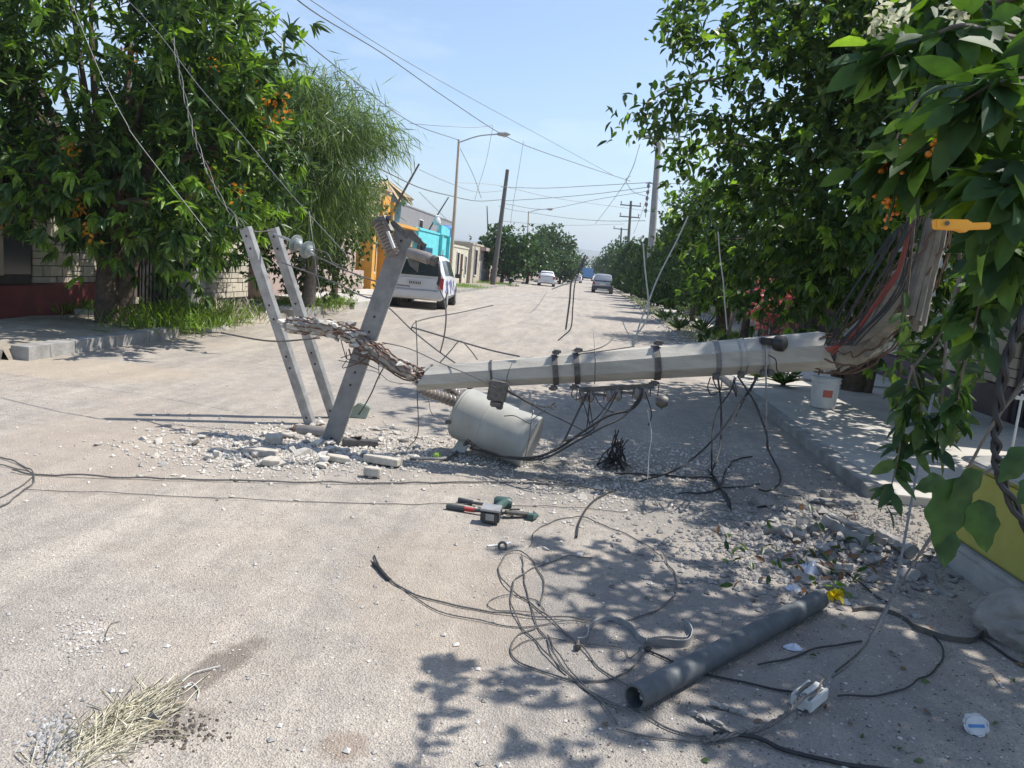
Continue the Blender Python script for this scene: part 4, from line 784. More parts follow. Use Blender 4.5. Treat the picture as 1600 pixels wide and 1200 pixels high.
# ------------------------------------------------------------------ transformer
TA = P(722, 645, 6.50); TB = P(832, 693, 6.36)
tr = thing('transformer', 'pale grey pole transformer lying on its side under the fallen pole', 'transformer', (TA.x+.3, TA.y, 0)); td = (TB-TA).normalized(); TL = (TB-TA).length
m = MB(); r = .230; m.lathe(TA, TB, [(0, r*.95), (.015, r+.001), (.36, r), (.364, r+.003), (.374, r+.003), (.378, r), (.88, r), (.885, r+.003), (.9, r), (.93, r+.004), (.97, r+.01), (1, r+.004)], 48); m.build('tank', M['tank'], tr, smooth=True)
m = MB(); m.lathe(TA-td*.055, TA+td*.012, [(0, .10), (.3, .195), (.55, .216), (1, .216)], 40); lid = m.build('lid', M['tank'], tr, smooth=True)
for a in (.5, 2.6, 4.7):
    rg = MB().ring(TA-td*.02, td, .222, 24)
    m = MB(); m.box(rg[int(a/6.283*24)], (.05, .03, .03)); m.build('lid_clamp', M['galv_dark'], lid)
def ribbed(m, a, b, r0, r1, n, core=.5):
    pr = []
    for i in range(n): t = i/n; pr += [(t, r0*core), (t+.25/n, r0+(r1-r0)*t), (t+.45/n, (r0+(r1-r0)*t)*.95), (t+.8/n, r0*core)]
    m.lathe(a, b, pr+[(1, r0*core)], 18)
m = MB(); ribbed(m, TA-td*.03+Vector((-.02, -.05, .09)), P(658, 610, 6.2), .055, .044, 9); m.build('bushing', M['porc_brown'], tr, smooth=True)
m = MB(); ribbed(m, TA-td*.03+Vector((-.02, .1, .11)), P(690, 598, 6.5), .05, .042, 6); m.build('bushing', M['porc_brown'], tr, smooth=True)
m = MB(); q = P(778, 611, 5.98); m.box(q, (.15, .10, .16), Matrix.Rotation(.1, 3, 'Y')); m.box(q+Vector((0, -.0, -.10)), (.1, .1, .05)); m.lathe(q+Vector((.0, -.02, -.12)), q+Vector((.05, -.04, -.12)), [(0, .025), (1, .025)], 8); m.build('hanger_bracket', M['galv_dark'], tr, bevel=.012)
m = MB(); m.box(P(822, 632, 5.98), (.085, .008, .11), Matrix.Rotation(.2, 3, 'Y')); m.tube([P(829, 612, 5.98), P(828, 622, 5.98)], .012, 6); m.build('tag_plate', M['galv'], tr, bevel=.002)
m = MB(); m.prism([P(722, 678, 6.5), P(738, 684, 6.45), P(726, 708, 6.4), P(704, 706, 6.5)], (0, .05, 0)); m.build('support_lug', M['tank'], tr, bevel=.004)
m = MB()
for i in range(7): hull(m, P(728+i*2.5, 690+R.uniform(-4, 6), 6.3), (.05, .05, .05))
m.build('ground_connector', M['galv_dark'], tr)
m = MB(); pwire(m, [(788, 650, 5.9), (805, 650, 5.86), (828, 662, 5.82), (830, 655, 5.83), (834, 640, 5.9), (836, 628, 5.95)], .004); pwire(m, [(829, 663, 5.82), (826, 690, 5.8), (818, 722, 5.85)], .0035); pwire(m, [(830, 657, 5.84), (850, 642, 5.82), (857, 632, 5.85)], .0035)
pwire(m, [(790, 607, 5.95), (830, 630, 5.9), (855, 636, 5.85), (867, 630, 5.85), (866, 640, 5.8), (858, 634, 5.8)], .006); m.build('tank_wire', M['galv_dark'], tr)
# ------------------------------------------------------------------ crossarms (steel channels)
M['galv_b'] = mat('weathered_shaded_channel', (.17, .175, .18), (.24, .245, .25), 9, .55, metal=.3, bump=.001, bscale=70)  # weathered steel, with the shaded face's darkness put into the colour
def channel(name, label, a, b, w_, d_, face, group='steel crossarms', mt='galv'):
    a = Vector(a); b = Vector(b); t = thing(name, label, 'crossarm', (a.x, a.y, 0), group); z = (b-a).normalized(); x = z.cross(face).normalized(); y = x.cross(z).normalized(); th = .008
    R3 = Matrix((x, y, z)).transposed(); L = (b-a).length; c = (a+b)/2; m = MB()
    m.box(c, (w_, th, L), R3); m.box(c+x*(w_/2-th/2)-y*(d_/2), (th, d_, L), R3); m.box(c-x*(w_/2-th/2)-y*(d_/2), (th, d_, L), R3)
    m.build('channel_body', M[mt], t)
    m = MB()
    for f in (.04, .3, .36, .55, .62, .9, .96):
        p = a.lerp(b, f)+y*(th/2+.001); m.lathe(p, p+y*.003, [(0, .011), (1, .011)], 10)
    m.build('bolt_hole', M['black'], t); return t
A0 = GG(483, 664); A1 = P(381, 356, 6.75); A2 = GG(520, 654); A3 = P(424, 357, 7.0); B0 = GG(514, 697, -.02); B1 = P(632, 362, 6.2)
channel('steel_crossarm', 'left one of the pair of leaning galvanised crossarms', A0, A1, .10, .05, Vector((-.35, -1, .1)))
channel('steel_crossarm', 'right one of the pair of leaning galvanised crossarms', A2, A3, .10, .05, Vector((-.35, -1, .1)))
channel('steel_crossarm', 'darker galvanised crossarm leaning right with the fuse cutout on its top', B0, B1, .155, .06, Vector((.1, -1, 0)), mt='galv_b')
m = MB(); pwire(m, [(352, 352, 6.8), (375, 357, 6.75), (400, 362, 6.8), (428, 360, 6.9)], .006); tag(m.build('tie_rod', M['galv_dark']), 'thin threaded rod joining the tops of the paired crossarms', 'rod'); m = MB(); pwire(m, [(345, 520, 6.55), (425, 533, 6.6), (500, 528, 6.7)], .008); tag(m.build('tie_rod', M['galv_dark']), 'long thin rod passing behind the lower part of the paired crossarms', 'rod')
# insulator string
t = thing('insulator_string', 'two grey green disc insulators strung from the pair of crossarms', 'insulator', P(450, 380, 6.75)); pts = [P(428, 366, 6.85), P(445, 372, 6.8), P(462, 380, 6.7), P(480, 390, 6.6), P(492, 400, 6.5)]
m = MB(); m.tube(pts, .012, 6); m.build('link_rod', M['galv'], t)
for c_, d_ in ((pts[2], Vector((.9, -.3, -.3))), (pts[3], Vector((.85, -.42, -.35)))):
    d_ = d_.normalized(); m = MB(); m.lathe(c_-d_*.02, c_+d_*.07, [(0, .03), (.15, .078), (.3, .082), (.4, .045), (.55, .055), (.75, .035), (1, .025)], 22); m.build('disc', M['glassy'], t, smooth=True)
# fuse cutout + arrester
t = thing('fuse_cutout', 'grey ribbed fuse cutout clamped at the top of the darker leaning crossarm', 'fuse cutout', P(605, 380, 6.1))
m = MB(); ribbed(m, P(594, 350, 6.15), P(615, 399, 6.1), .062, .058, 10, .6); m.build('ribbed_body', M['porc_brown'], t, smooth=True)
m = MB(); m.lathe(P(590, 340, 6.15), P(596, 353, 6.15), [(0, .03), (.3, .07), (1, .055)], 12); m.bar(P(590, 343, 6.12), P(612, 340, 6.0), .02, .03); m.bar(P(600, 338, 6.05), P(612, 362, 5.98), .03, .03); m.build('hood', M['galv_dark'], t)
m = MB(); m.tube([P(606, 362, 5.95), P(616, 388, 5.93)], .013, 8); m.build('fuse_tube', M['porc_white'], t)
m = MB(); m.bar(P(612, 347, 6.05), P(638, 370, 6.05), .02, .045); m.prism([P(628, 358, 6.0), P(646, 361, 6.0), P(664, 382, 6.0), P(660, 386, 6.0), P(636, 370, 6.0)], (0, .03, 0)); m.bar(P(655, 372, 6.0), P(654, 398, 6.0), .025, .03); m.bar(P(664, 380, 6.0), P(656, 398, 6.02), .02, .03); m.build('mount_bracket', M['galv_dark'], t)
t = thing('surge_arrester', 'stubby grey cylinder arrester sticking out right of the darker crossarm', 'arrester', P(660, 402, 6.05)); m = MB(); m.lathe(P(638, 394, 6.0), P(676, 406, 5.95), [(0, .038), (.08, .046), (.85, .046), (.9, .034), (1, .034)], 18); m.build('arrester_body', M['porc_brown'], t, smooth=True)
m = MB(); m.lathe(P(675, 406, 5.95), P(682, 409, 5.94), [(0, .042), (1, .042)], 14); m.build('end_cap', M['galv_dark'], t); m = MB(); pwire(m, [(684, 412, 5.95), (687, 430, 5.95), (684, 445, 5.95)], .012); m.build('lead', M['black'], t); m = MB(); m.prism([P(636, 404, 6.0), P(654, 408, 6.0), P(652, 425, 6.0), P(640, 415, 6.0)], (0, .02, 0)); m.build('strap', M['galv_dark'], t)
# second arrester/round wooden piece under crossarm base
t = thing('arrester_tube', 'grey cylinder with dark end lying at the foot of the leaning crossarms', 'insulator', GG(500, 672)); a = P(465, 673, 6.62); b = P(512, 676, 6.55)
m = MB(); m.lathe(a, b, [(0, .05), (.05, .058), (.9, .058), (1, .05)], 16); m.build('tube_body', M['porc_brown'], t, smooth=True); m = MB(); m.lathe(a-Vector((.035, 0, 0)), a, [(0, .052), (1, .056)], 14); m.build('end_cap', M['rebar'], t)
a = GG(535, 690, .04); m = MB(); m.bar(a, GG(590, 693, .03), .09, .05); m.prism([GG(545, 684, .05), GG(565, 682, .1), GG(562, 688, .05)], (0, .04, 0)); tag(m.build('arm_fragment', M['galv_dark'], bevel=.006), 'short dark steel piece on the rubble right of the crossarm foot', 'steel scrap')
m = MB(); q = GG(555, 655, .0); m.prism([q+Vector(v) for v in ((-.12, 0, 0), (.1, .02, 0), (.13, .05, .12), (.02, .03, .16), (-.07, 0, .08))], (0, .05, 0)); tag(m.build('plastic_scrap', mat('dull_green_plastic', (.2, .25, .19), (.27, .31, .25), 9, .4), bevel=.01), 'dull green plastic scrap behind the foot of the darker crossarm', 'plastic scrap')
# yellow marker on the right
t = thing('yellow_bar', 'bright orange yellow plastic bar poking from the tree at the right', 'plastic bar', P(1505, 352, 1.4)); m = MB(); m.prism([P(1462, 342, 1.4), P(1516, 343, 1.4), P(1518, 348, 1.4), P(1549, 347, 1.4), P(1549, 358, 1.4), P(1516, 359, 1.4), P(1508, 364, 1.4), P(1497, 360, 1.4), P(1463, 358, 1.4)], (0, .018, 0)); M['yel'] = mat('orange_yellow_plastic', (.75, .36, .02), (.68, .3, .02), 5, .4); m.build('grip', M['yel'], t, bevel=.002)
m = MB(); m.lathe(P(1480, 349, 1.398), P(1480, 349, 1.393), [(0, .004), (1, .004)], 10); m.build('rivet', M['galv_dark'], t)
# ------------------------------------------------------------------ wires
def wire(label, pts, r=.005, mt='wire', cat='wire', k=7, strands=1, tw=.0, name=None, group=None, wob=0):
    q = []
    for a in pts: q.append(GG(a[0], a[1], r+.004+(.01 if wob else 0)) if len(a) == 2 else (P(*a) if a[2] > 0 else GG(a[0], a[1], -a[2])))
    q = smooth_pts(q, k)
    if all(len(a) == 2 for a in pts): q = [p+Vector((noise.noise(p*7), noise.noise(p*7+Vector((9, 0, 0))), 0))*.016+Vector((0, 0, max(0, noise.noise(p*5))*.02)) for p in q]
    m = MB()
    for s in range(strands):
        ph = 6.283*s/strands
        if strands > 1:
            qq = [p+Vector((math.cos(ph+i*.9), math.sin(ph+i*.9), math.sin(ph+i*.9+1)))*tw for i, p in enumerate(q)]
        else: qq = q
        m.tube(qq, r, 6)
    o = m.build(name or ('cable' if r > .007 else 'wire'), M[mt], smooth=True); tag(o, label, cat, group); return o
wire('thick cable laid straight across the road from the left edge loop', [(20, 736), (55, 742), (200, 747), (400, 753), (600, 754), (760, 753), (880, 758), (960, 768)], .006, 'wire', 'cable')
wire('thin wire crossing the road just below the thick straight cable', [(42, 766), (200, 772), (400, 782), (620, 786), (720, 786), (900, 793), (980, 800)], .0025)
wire('upper loop of grey wire at the left edge of the road', [(-40, 705), (0, 716), (32, 726), (50, 738), (55, 744), (50, 758), (30, 772), (0, 792), (-60, 820)], .005)
wire('lower strand of grey wire at the left edge of the road', [(-40, 740), (0, 728), (35, 737), (54, 742), (44, 752), (20, 768), (-40, 795)], .004)
wire('twin cable end with a taped tip curving across the road centre', [(585, 868), (597, 892), (612, 908), (650, 930), (700, 945), (760, 955), (830, 964), (900, 968), (975, 969), (1025, 956), (1050, 934), (1057, 910), (1048, 885), (1035, 862)], .0042)
wire('thinner strand running beside the taped twin cable end', [(588, 885), (620, 912), (660, 942), (700, 960), (760, 972), (800, 978), (840, 976), (890, 972), (930, 974)], .003)
m = MB(); q = smooth_pts([GG(583, 880, .012), GG(592, 888, .014), GG(603, 901, .012), GG(608, 906, .01)], 4); m.tube(q, .010, 7, jit=.15); m.tube([GG(590, 884, .015), GG(585, 868, .03)], .004, 5); tag(m.build('cable_tip', M['black']), 'frayed dark taped tip of the twin cable on the road', 'cable end')
wire('wire loop curling left then running down to the black pipe', [(845, 945), (849, 915), (840, 886), (820, 867), (802, 862), (784, 878), (780, 896), (787, 912), (802, 925), (830, 942), (857, 965), (892, 995), (932, 1037), (965, 1065), (1000, 1085)], .0038)
wire('open wire loop with its end beside a white stone', [(925, 871), (882, 871), (840, 885), (810, 902), (800, 926), (801, 952), (815, 978), (845, 1010), (870, 1038), (905, 1070), (950, 1100), (978, 1113)], .0038)
wire('straight wire falling from the loops to the mouth of the black pipe', [(815, 868), (822, 915), (835, 960), (855, 1002), (875, 1040), (898, 1064), (940, 1098), (985, 1115)], .0035)
wire('thin arched wire over the road below the cutting tool', [(827, 852), (833, 836), (845, 822), (870, 810), (895, 806), (920, 810), (970, 829), (1010, 850), (1035, 872)], .0035)
wire('thin low wire loop left of the metal band', [(845, 945), (838, 938), (802, 930), (775, 933), (760, 942), (766, 951), (800, 958), (850, 955), (840, 940)], .0025)
wire('wire loop sweeping below the metal band', [(840, 978), (812, 990), (796, 1012), (808, 1032), (850, 1050), (897, 1065), (944, 1064), (981, 1050), (1003, 1025), (1007, 1010)], .0038)
wire('thin wire crossing under the metal band toward the pipe', [(795, 1015), (840, 995), (880, 1000), (930, 1010), (975, 1015), (985, 1030), (1003, 1012)], .0025)
wire('kinked wire running from the loops to below the pipe mouth', [(855, 990), (870, 1020), (900, 1060), (925, 1085), (945, 1110), (965, 1132)], .0035)
wire('wire passing behind the black pipe to the strain insulator', [(1006, 1016), (1050, 1036), (1085, 1052), (1120, 1060), (1180, 1074), (1242, 1085)], .0045, 'black')
wire('dark wire hooking right from the strain insulator', [(1308, 1090), (1370, 1087), (1425, 1072), (1462, 1045), (1472, 1018), (1458, 995), (1440, 985)], .004, 'black')
wire('dark wire lying between the pipe and the guy cable', [(1186, 1044), (1230, 1030), (1290, 1014), (1345, 1005)], .0045, 'black')
wire('wire leaving the pipe mouth toward the twisted grip', [(996, 1115), (1040, 1138), (1090, 1152), (1130, 1156)], .004)
wire('short wire curving below the pipe mouth', [(965, 1140), (1020, 1154), (1070, 1160), (1115, 1160), (1150, 1156)], .003)
wire('thick twisted grip tied from the road to the strain insulator', [(1100, 1158, -.02), (1140, 1152, -.02), (1185, 1142, -.025), (1222, 1122, -.04), (1240, 1105, -.05), (1256, 1088, -.07)], .006, 'wire', 'cable', strands=3, tw=.0065)
wire('dark cable leaving the bottom right of the picture', [(1115, 1150), (1180, 1160), (1225, 1174), (1300, 1190), (1400, 1206), (1500, 1230)], .008, 'black', 'cable')
wire('thin curved wire on the rubble beyond the yellow flower', [(1335, 838), (1315, 850), (1311, 868), (1322, 893), (1350, 918), (1385, 944)], .0045, 'black')
GA = [(1300, 1060, -.07), (1330, 1035, 3.05), (1365, 990, 3.1), (1395, 930, 3.2), (1412, 850, 3.3), (1432, 740, 3.5), (1452, 640, 3.7), (1480, 545, 3.9), (1520, 450, 4.1), (1600, 375, 4.3), (1720, 300, 4.6)]
wire('grey guy cable rising from the strain insulator past the hanging leaves', GA, .0055, 'wire_grey', 'cable')
wire('second guy cable rising beside the first toward the right edge', [(1305, 1052, -.07), (1350, 1010, 3.0), (1392, 935, 3.1), (1440, 860, 3.1), (1490, 780, 3.1), (1520, 720, 3.1), (1560, 650, 3.1), (1640, 560, 3.1)], .0045, 'wire', 'cable')
wire('thick black cable hanging down the right edge beside the pinkish post', [(1640, 420, 2.3), (1600, 490, 2.3), (1574, 560, 2.3), (1560, 640, 2.3), (1557, 700, 2.3), (1566, 750, 2.3), (1610, 830, 2.3), (1680, 900, 2.3)], .0085, 'black', 'cable', strands=2, tw=.008)
# preformed twisted part & insulator
t = thing('strain_insulator', 'white porcelain guy strain insulator with slots on the shaded road', 'insulator', GG(1280, 1080)); a = GG(1250, 1104, .028); b = GG(1308, 1058, .03); d = (b-a); d.z = .01; d.normalize(); u = d.cross(Vector((0, 0, 1))).normalized(); v = u.cross(d).normalized()
Rm = Matrix((u, v, d)).transposed(); m = MB(); L_ = .165
for (uu, w_, h_) in ((-.037, .014, .05), (0, .032, .058), (.037, .014, .05)): m.box(a+d*(L_/2)+u*uu+v*.008, (w_, h_, L_-.004*abs(uu)*40), Rm)
for q in (.011, L_-.011): m.box(a+d*q+v*.008, (.078, .034, .02), Rm)
m.box(a+d*(L_/2)-v*.012, (.07, .008, L_-.03), Rm)
m.build('insulator_body', M['porc_white'], t, bevel=.004)
m = MB(); m.tube(smooth_pts([a-d*.06, a-d*.01+v*.03-u*.0, a+v*.044+d*.03+u*.02, a+v*.04+d*.12+u*.02, a+d*(L_+.02)+v*.03, a+d*(L_+.07)+v*.03], 5), .005, 6); m.tube(smooth_pts([a-d*.06-u*.01, a+v*.03-d*.01-u*.01, a+v*.042+d*.03-u*.021, a+v*.04+d*.12-u*.021, a+d*(L_+.02)+v*.02-u*.01], 5), .005, 6); m.build('guy_loop', M['wire'], t)
# cables from the pole to the ground and around the transformer
wire('long black cable from the transformer foot up to the spool rack', [(735, 700, 6.2), (780, 712, 5.9), (830, 715, 5.7), (870, 702, 5.7), (910, 675, 5.75), (950, 650, 5.8), (985, 640, 5.85), (1000, 625, 5.9), (1004, 608, 5.95)], .011, 'black', 'cable')
wire('second black cable passing behind the tank bottom', [(750, 702, 6.0), (800, 716, 5.8), (850, 716, 5.65), (900, 690, 5.65), (940, 668, 5.7), (975, 650, 5.8), (1000, 620, 5.9)], .009, 'black', 'cable')
wire('black cable dropping from the first spool to the tank', [(918, 615, 5.95), (905, 640, 5.9), (893, 665, 5.85), (880, 690, 5.8), (862, 705, 5.7), (840, 715, 5.7)], .008, 'black', 'cable')
wire('thin line from the tank top stretching right to the ground shade', [(790, 610, 5.95), (845, 640, 5.9), (880, 657, 5.9), (910, 672, 5.9), (925, 680, 5.85)], .005, 'black')
wire('black cable looping down from the middle spool', [(965, 612, 5.95), (950, 640, 5.9), (932, 665, 5.8), (915, 678, 5.75), (880, 690, 5.7)], .006, 'black')
wire('long black cable curving from the straps across the shaded road', [(1182, 590, 5.95), (1167, 615, 5.9), (1150, 640, 5.8), (1125, 675, 5.7), (1087, 713, 5.6), (1050, 737, 5.5), (1000, 752), (945, 772), (920, 790), (905, 815), (901, 838)], .0075, 'black', 'cable')
wire('black cable hanging from the left strap to the shaded ground', [(1122, 592, 5.95), (1126, 625, 5.9), (1127, 660, 5.85), (1125, 700, 5.7), (1115, 730, 5.6), (1110, 742, -.03)], .0075, 'black', 'cable')
wire('second black cable hanging from the left strap and bulging left', [(1150, 590, 5.95), (1142, 610, 5.9), (1122, 640, 5.85), (1114, 670, 5.75), (1112, 715, 5.6), (1113, 742, -.03), (1125, 760, -.02), (1140, 790, -.02)], .007, 'black', 'cable')
wire('black cable crossing down right from the middle strap', [(1153, 588, 5.95), (1168, 610, 5.9), (1180, 630, 5.85), (1190, 655, 5.8), (1198, 680, 5.7), (1200, 700, 5.6), (1207, 715, -.06), (1217, 735, -.02), (1218, 755, -.02), (1200, 768, -.02), (1185, 766, -.02)], .008, 'black', 'cable')
wire('black cable crossing down left from the right strap', [(1184, 588, 5.95), (1172, 612, 5.9), (1165, 620, 5.9), (1150, 650, 5.8), (1140, 668, 5.7)], .006, 'black')
wire('thin straight rod hanging from the right bracket of the pole', [(1196, 545, 5.93), (1197, 600, 5.9), (1197, 660, 5.85), (1198, 705, 5.8)], .006, 'wire_grey', 'rod')
wire('cable lying in the shade with an upright curl', [(1176, 712), (1155, 716), (1138, 730), (1128, 755), (1122, 765), (1100, 770), (1060, 772)], .007, 'black', 'cable')
wire('black cable crossing the shaded road to the rubble', [(960, 742), (1020, 742), (1080, 747), (1112, 750), (1125, 762), (1140, 785), (1142, 795)], .008, 'black', 'cable')
wire('thin white string dangling below the spool rack', [(1012, 640, 5.9), (1018, 680, 5.85), (1014, 710, 5.8), (1012, 750, 5.7)], .003, 'wire_white')
wire('thin black cable lying bent at the edge of the rubble', [(1105, 733), (1118, 750), (1128, 762), (1160, 762), (1185, 757)], .006, 'black')
# a dark tangle standing on the road
m = MB()
for i in range(34):
    c = GG(962, 730, .02); a = R.uniform(0, 6.28); h = R.uniform(.05, .28) if i % 3 else R.uniform(.25, .42)
    m.tube(smooth_pts([c+Vector((math.cos(a)*.08+R.gauss(0, .05), math.sin(a)*.08, 0)), c+Vector((math.cos(a)*.05+R.gauss(0, .03), R.gauss(0, .03), h*.45)), c+Vector((R.gauss(0, .035), R.gauss(0, .02), h*.8))], 4), .0055, 5)
tag(m.build('wire_tangle', M['black']), 'dark bristly tangle of wire standing on the road below the pole', 'wire tangle')
m = MB()
for i in range(16):
    c = GG(900+R.uniform(-60, 40), 735+R.uniform(-20, 20), .01); m.tube(smooth_pts([c, c+Vector((R.uniform(-.15, .15), R.uniform(-.05, .05), .02)), c+Vector((R.uniform(-.3, .3), R.uniform(-.15, .15), 0))], 4), .003, 4)
tag(m.build('wire_scraps', M['wire']), 'scattered thin wire scraps on the road right of the transformer', 'wire scraps', kind='stuff')
# wires around the crossarms
wire('wire from the disc insulators drooping right behind the darker crossarm', [(492, 400, 6.5), (510, 408, 6.5), (530, 418, 6.5), (552, 427, 6.5), (590, 440, 6.5), (640, 447, 6.5)], .007)
wire('second wire curving below the disc insulators', [(486, 388, 6.5), (510, 395, 6.5), (519, 409, 6.45), (530, 414, 6.45)], .005)
wire('long sagging wire from the crossarms to the fallen pole', [(440, 410, 6.8), (520, 440, 6.6), (560, 460, 6.5), (600, 475, 6.4), (643, 515, 6.3), (680, 545, 6.2), (711, 567, 6.1)], .006)
wire('wire from the bend of the tangle back along the pole', [(643, 511, 6.3), (690, 525, 6.2), (720, 534, 6.2), (770, 548, 6.15), (812, 557, 6.1)], .007)
wire('wire arching from the tangle toward the open road', [(643, 513, 6.3), (650, 503, 6.4), (680, 495, 6.6), (720, 488, 6.9), (770, 477, 7.4)], .005)
wire('short wire leaning from the pole to the wire junction', [(688, 566, 6.1), (705, 547, 6.15), (719, 533, 6.2), (735, 547, 6.15), (746, 562, 6.1)], .005)
wire('vertical wire hanging right of the darker crossarm', [(684, 445, 5.95), (694, 470, 5.95), (697, 495, 5.95), (694, 525, 6.0), (688, 550, 6.1)], .006)
wire('thin wire hanging straight from the pole end to the road', [(650, 500, 6.2), (652, 560, 6.2), (652, 620, 6.2), (654, 665, 6.2), (650, 685, 6.2), (640, 697, -.02)], .0045)
wire('wire dangling from the pole end in a shallow curve', [(650, 610, 6.2), (668, 622, 6.2), (674, 645, 6.2), (690, 658, 6.3)], .003)
wire('drooping wire from the crumbled tip to the tank', [(597, 535, 6.2), (640, 545, 6.15), (690, 568, 6.1), (720, 580, 6.0), (760, 598, 5.95), (775, 606, 5.9)], .004)
wire('wire running down from the discs beside the crumbled tip', [(483, 330, 6.6), (488, 370, 6.5), (494, 420, 6.45), (501, 460, 6.4), (506, 498, 6.4)], .004)
wire('torn wire hanging below the crumbled tip', [(545, 545, 6.3), (550, 565, 6.3), (548, 575, 6.3)], .007, 'rebar')
wire('frayed wire leaning from the crumbled tip to the plastic scrap', [(599, 575, 6.3), (590, 592, 6.35), (580, 615, 6.4), (567, 638, 6.5), (560, 648, 6.5)], .006, 'galv_dark')
wire('thin wire in a long sag behind the crossarms', [(560, 575, 6.4), (590, 582, 6.4), (610, 596, 6.4), (640, 600, 6.3), (655, 599, 6.2)], .003)
m = MB()
for i in range(14):
    c = P(560+R.uniform(-20, 60), 520+R.uniform(-5, 50), 6.2); m.tube(smooth_pts([c, c+Vector((R.gauss(0, .08), R.gauss(0, .05), R.gauss(-.05, .05))), c+Vector((R.gauss(0, .12), R.gauss(0, .08), R.gauss(-.08, .08)))], 5), .004, 4)
tag(m.build('wire_tangle', M['rebar']), 'tangle of short torn wires around the crumbled pole tip', 'wire tangle')
# crossarm guy lines to the upper left
wire('twin pale line from the left crossarm top up into the big tree', [(380, 352, 6.75), (346, 312, 6.9), (312, 235, 7.2), (298, 190, 7.4), (284, 130, 7.7), (270, 60, 8)], .0042, 'wire', strands=2, tw=.012)
wire('straight line crossing the flowering tree from the top left', [(102, -20, 8), (159, 119, 8), (198, 193, 8), (215, 221, 8), (330, 370, 8)], .0042, 'wire_grey')
wire('straight line crossing the willowy tree down to the crossarms', [(180, -20, 9), (247, 51, 9), (312, 136, 8.6), (382, 215, 8.3), (452, 300, 8), (545, 402, 7.5)], .0042, 'wire_grey')
# overhead wires
for lab, pts, r in [('overhead wire sagging to the tan street lamp top', [(395, -20, 16), (420, 14, 18), (520, 100, 24), (640, 190, 34), (717, 219, 40)], .016),
    ('thin overhead wire just below the lamp wire on the left', [(370, -20, 16), (400, 20, 17), (470, 90, 20), (540, 160, 24), (600, 215, 28)], .010), ('steep overhead wire behind the willowy tree top', [(380, 0, 16), (430, 60, 18), (470, 95, 20), (530, 150, 22)], .010),
    ('highest overhead wire crossing the sky to the right pole', [(440, -20, 18), (500, 25, 20), (600, 85, 26), (700, 155, 32), (800, 218, 38), (900, 255, 44), (985, 283, 48)], .016), ('faint overhead wire above the highest one', [(455, -20, 18), (600, 75, 26), (730, 150, 34), (850, 215, 42), (960, 275, 48)], .010),
    ('wire linking the willowy tree top and the lamp height', [(640, 193, 34), (690, 197, 38), (740, 199, 40), (770, 196, 41)], .012), ('cable from the thin roof mast to the dark leaning pole', [(590, 262, 30), (655, 293, 38.7), (700, 305, 45), (745, 314, 52), (785, 312, 60)], .025),
    ('cable between the dark leaning pole and the right power pole', [(782, 292, 60), (850, 294, 58), (930, 290, 54), (1018, 285, 50)], .018), ('lower cable between the dark leaning pole and the right power pole', [(785, 314, 60), (850, 310, 58), (930, 303, 54), (1016, 292, 50)], .018),
    ('lowest cable between the dark leaning pole and the right power pole', [(787, 318, 60), (850, 327, 58), (930, 312, 54), (1016, 298, 50)], .014), ('cable from the right pole running off above the cypresses', [(1020, 288, 50), (1060, 287, 45), (1110, 290, 40)], .014), ('cable from the far lamp to the right pole foot', [(828, 332, 85), (880, 340, 75), (940, 345, 62), (1008, 345, 50)], .02),
    ('cable from the far lamp to the dark leaning pole', [(780, 322, 60), (800, 328, 72), (826, 332, 85)], .02), ('low cable crossing above the round green tree', [(780, 345, 60), (840, 350, 70), (900, 352, 80), (975, 350, 88)], .018), ('short stay wire down from the tan lamp', [(719, 232, 40), (740, 275, 40), (752, 310, 40)], .014),
    ('stay wire rising right of the tan lamp', [(770, 198, 41), (760, 250, 42), (748, 290, 43), (742, 312, 44)], .010), ('faint line dropping beside the dark leaning pole', [(818, 220, 42), (810, 270, 42), (800, 330, 44), (798, 350, 45)], .010), ('diagonal line dropping from the sky to the far lamp', [(1000, 225, 30), (985, 270, 30), (960, 310, 40), (930, 350, 60)], .012),
    ('wire hooked between the high line and the power pole', [(985, 275, 46), (978, 282, 46), (990, 300, 48), (1012, 307, 50)], .016), ('service wire falling left from the power pole', [(1014, 300, 50), (1000, 340, 55), (990, 365, 60)], .012), ('service wire falling right from the power pole', [(1022, 298, 50), (1035, 320, 47), (1050, 345, 44)], .012), ('cable along the far left rooftops', [(655, 300, 38.7), (680, 325, 44), (700, 345, 50)], .014),
    ('faint cable from the thin mast to the dark leaning pole at mid height', [(655, 265, 38.7), (700, 285, 46), (745, 300, 54), (786, 298, 60)], .012), ('cable above the street between lamp and right pole', [(712, 285, 40), (780, 290, 42), (870, 310, 45), (1015, 330, 50)], .010)]:
    wire(lab, pts, r, 'wire', 'wire', 5, name='overhead_wire')
# pale cords hanging in mid air over the street
wire('pale cord forming the left side of a V over the road', [(1005, 380, 9), (1008, 420, 9), (1013, 470, 9), (1010, 500, 9), (990, 530, 9), (988, 542, 9)], .009, 'wire_white', 'cord')
wire('long pale cord slanting down from the cypresses to the road', [(1075, 338, 9.5), (1058, 375, 9.4), (1030, 430, 9.2), (1013, 472, 9), (1000, 505, 9), (990, 540, 9)], .009, 'wire_white', 'cord')
wire('pale cord hanging in front of the small bright tree', [(1122, 362, 9), (1125, 400, 9), (1130, 440, 9), (1133, 480, 9), (1136, 515, 9)], .007, 'wire_white', 'cord')
wire('short pale twig like cord beside the V', [(972, 500, 9), (978, 515, 9), (986, 528, 9), (988, 540, 9)], .006, 'wire_white', 'cord')
wire('dark cord hanging over the road centre with a frayed top', [(915, 398, 12), (905, 420, 12), (893, 440, 12), (890, 470, 12), (884, 515, 12)], .014, 'wire', 'cord')
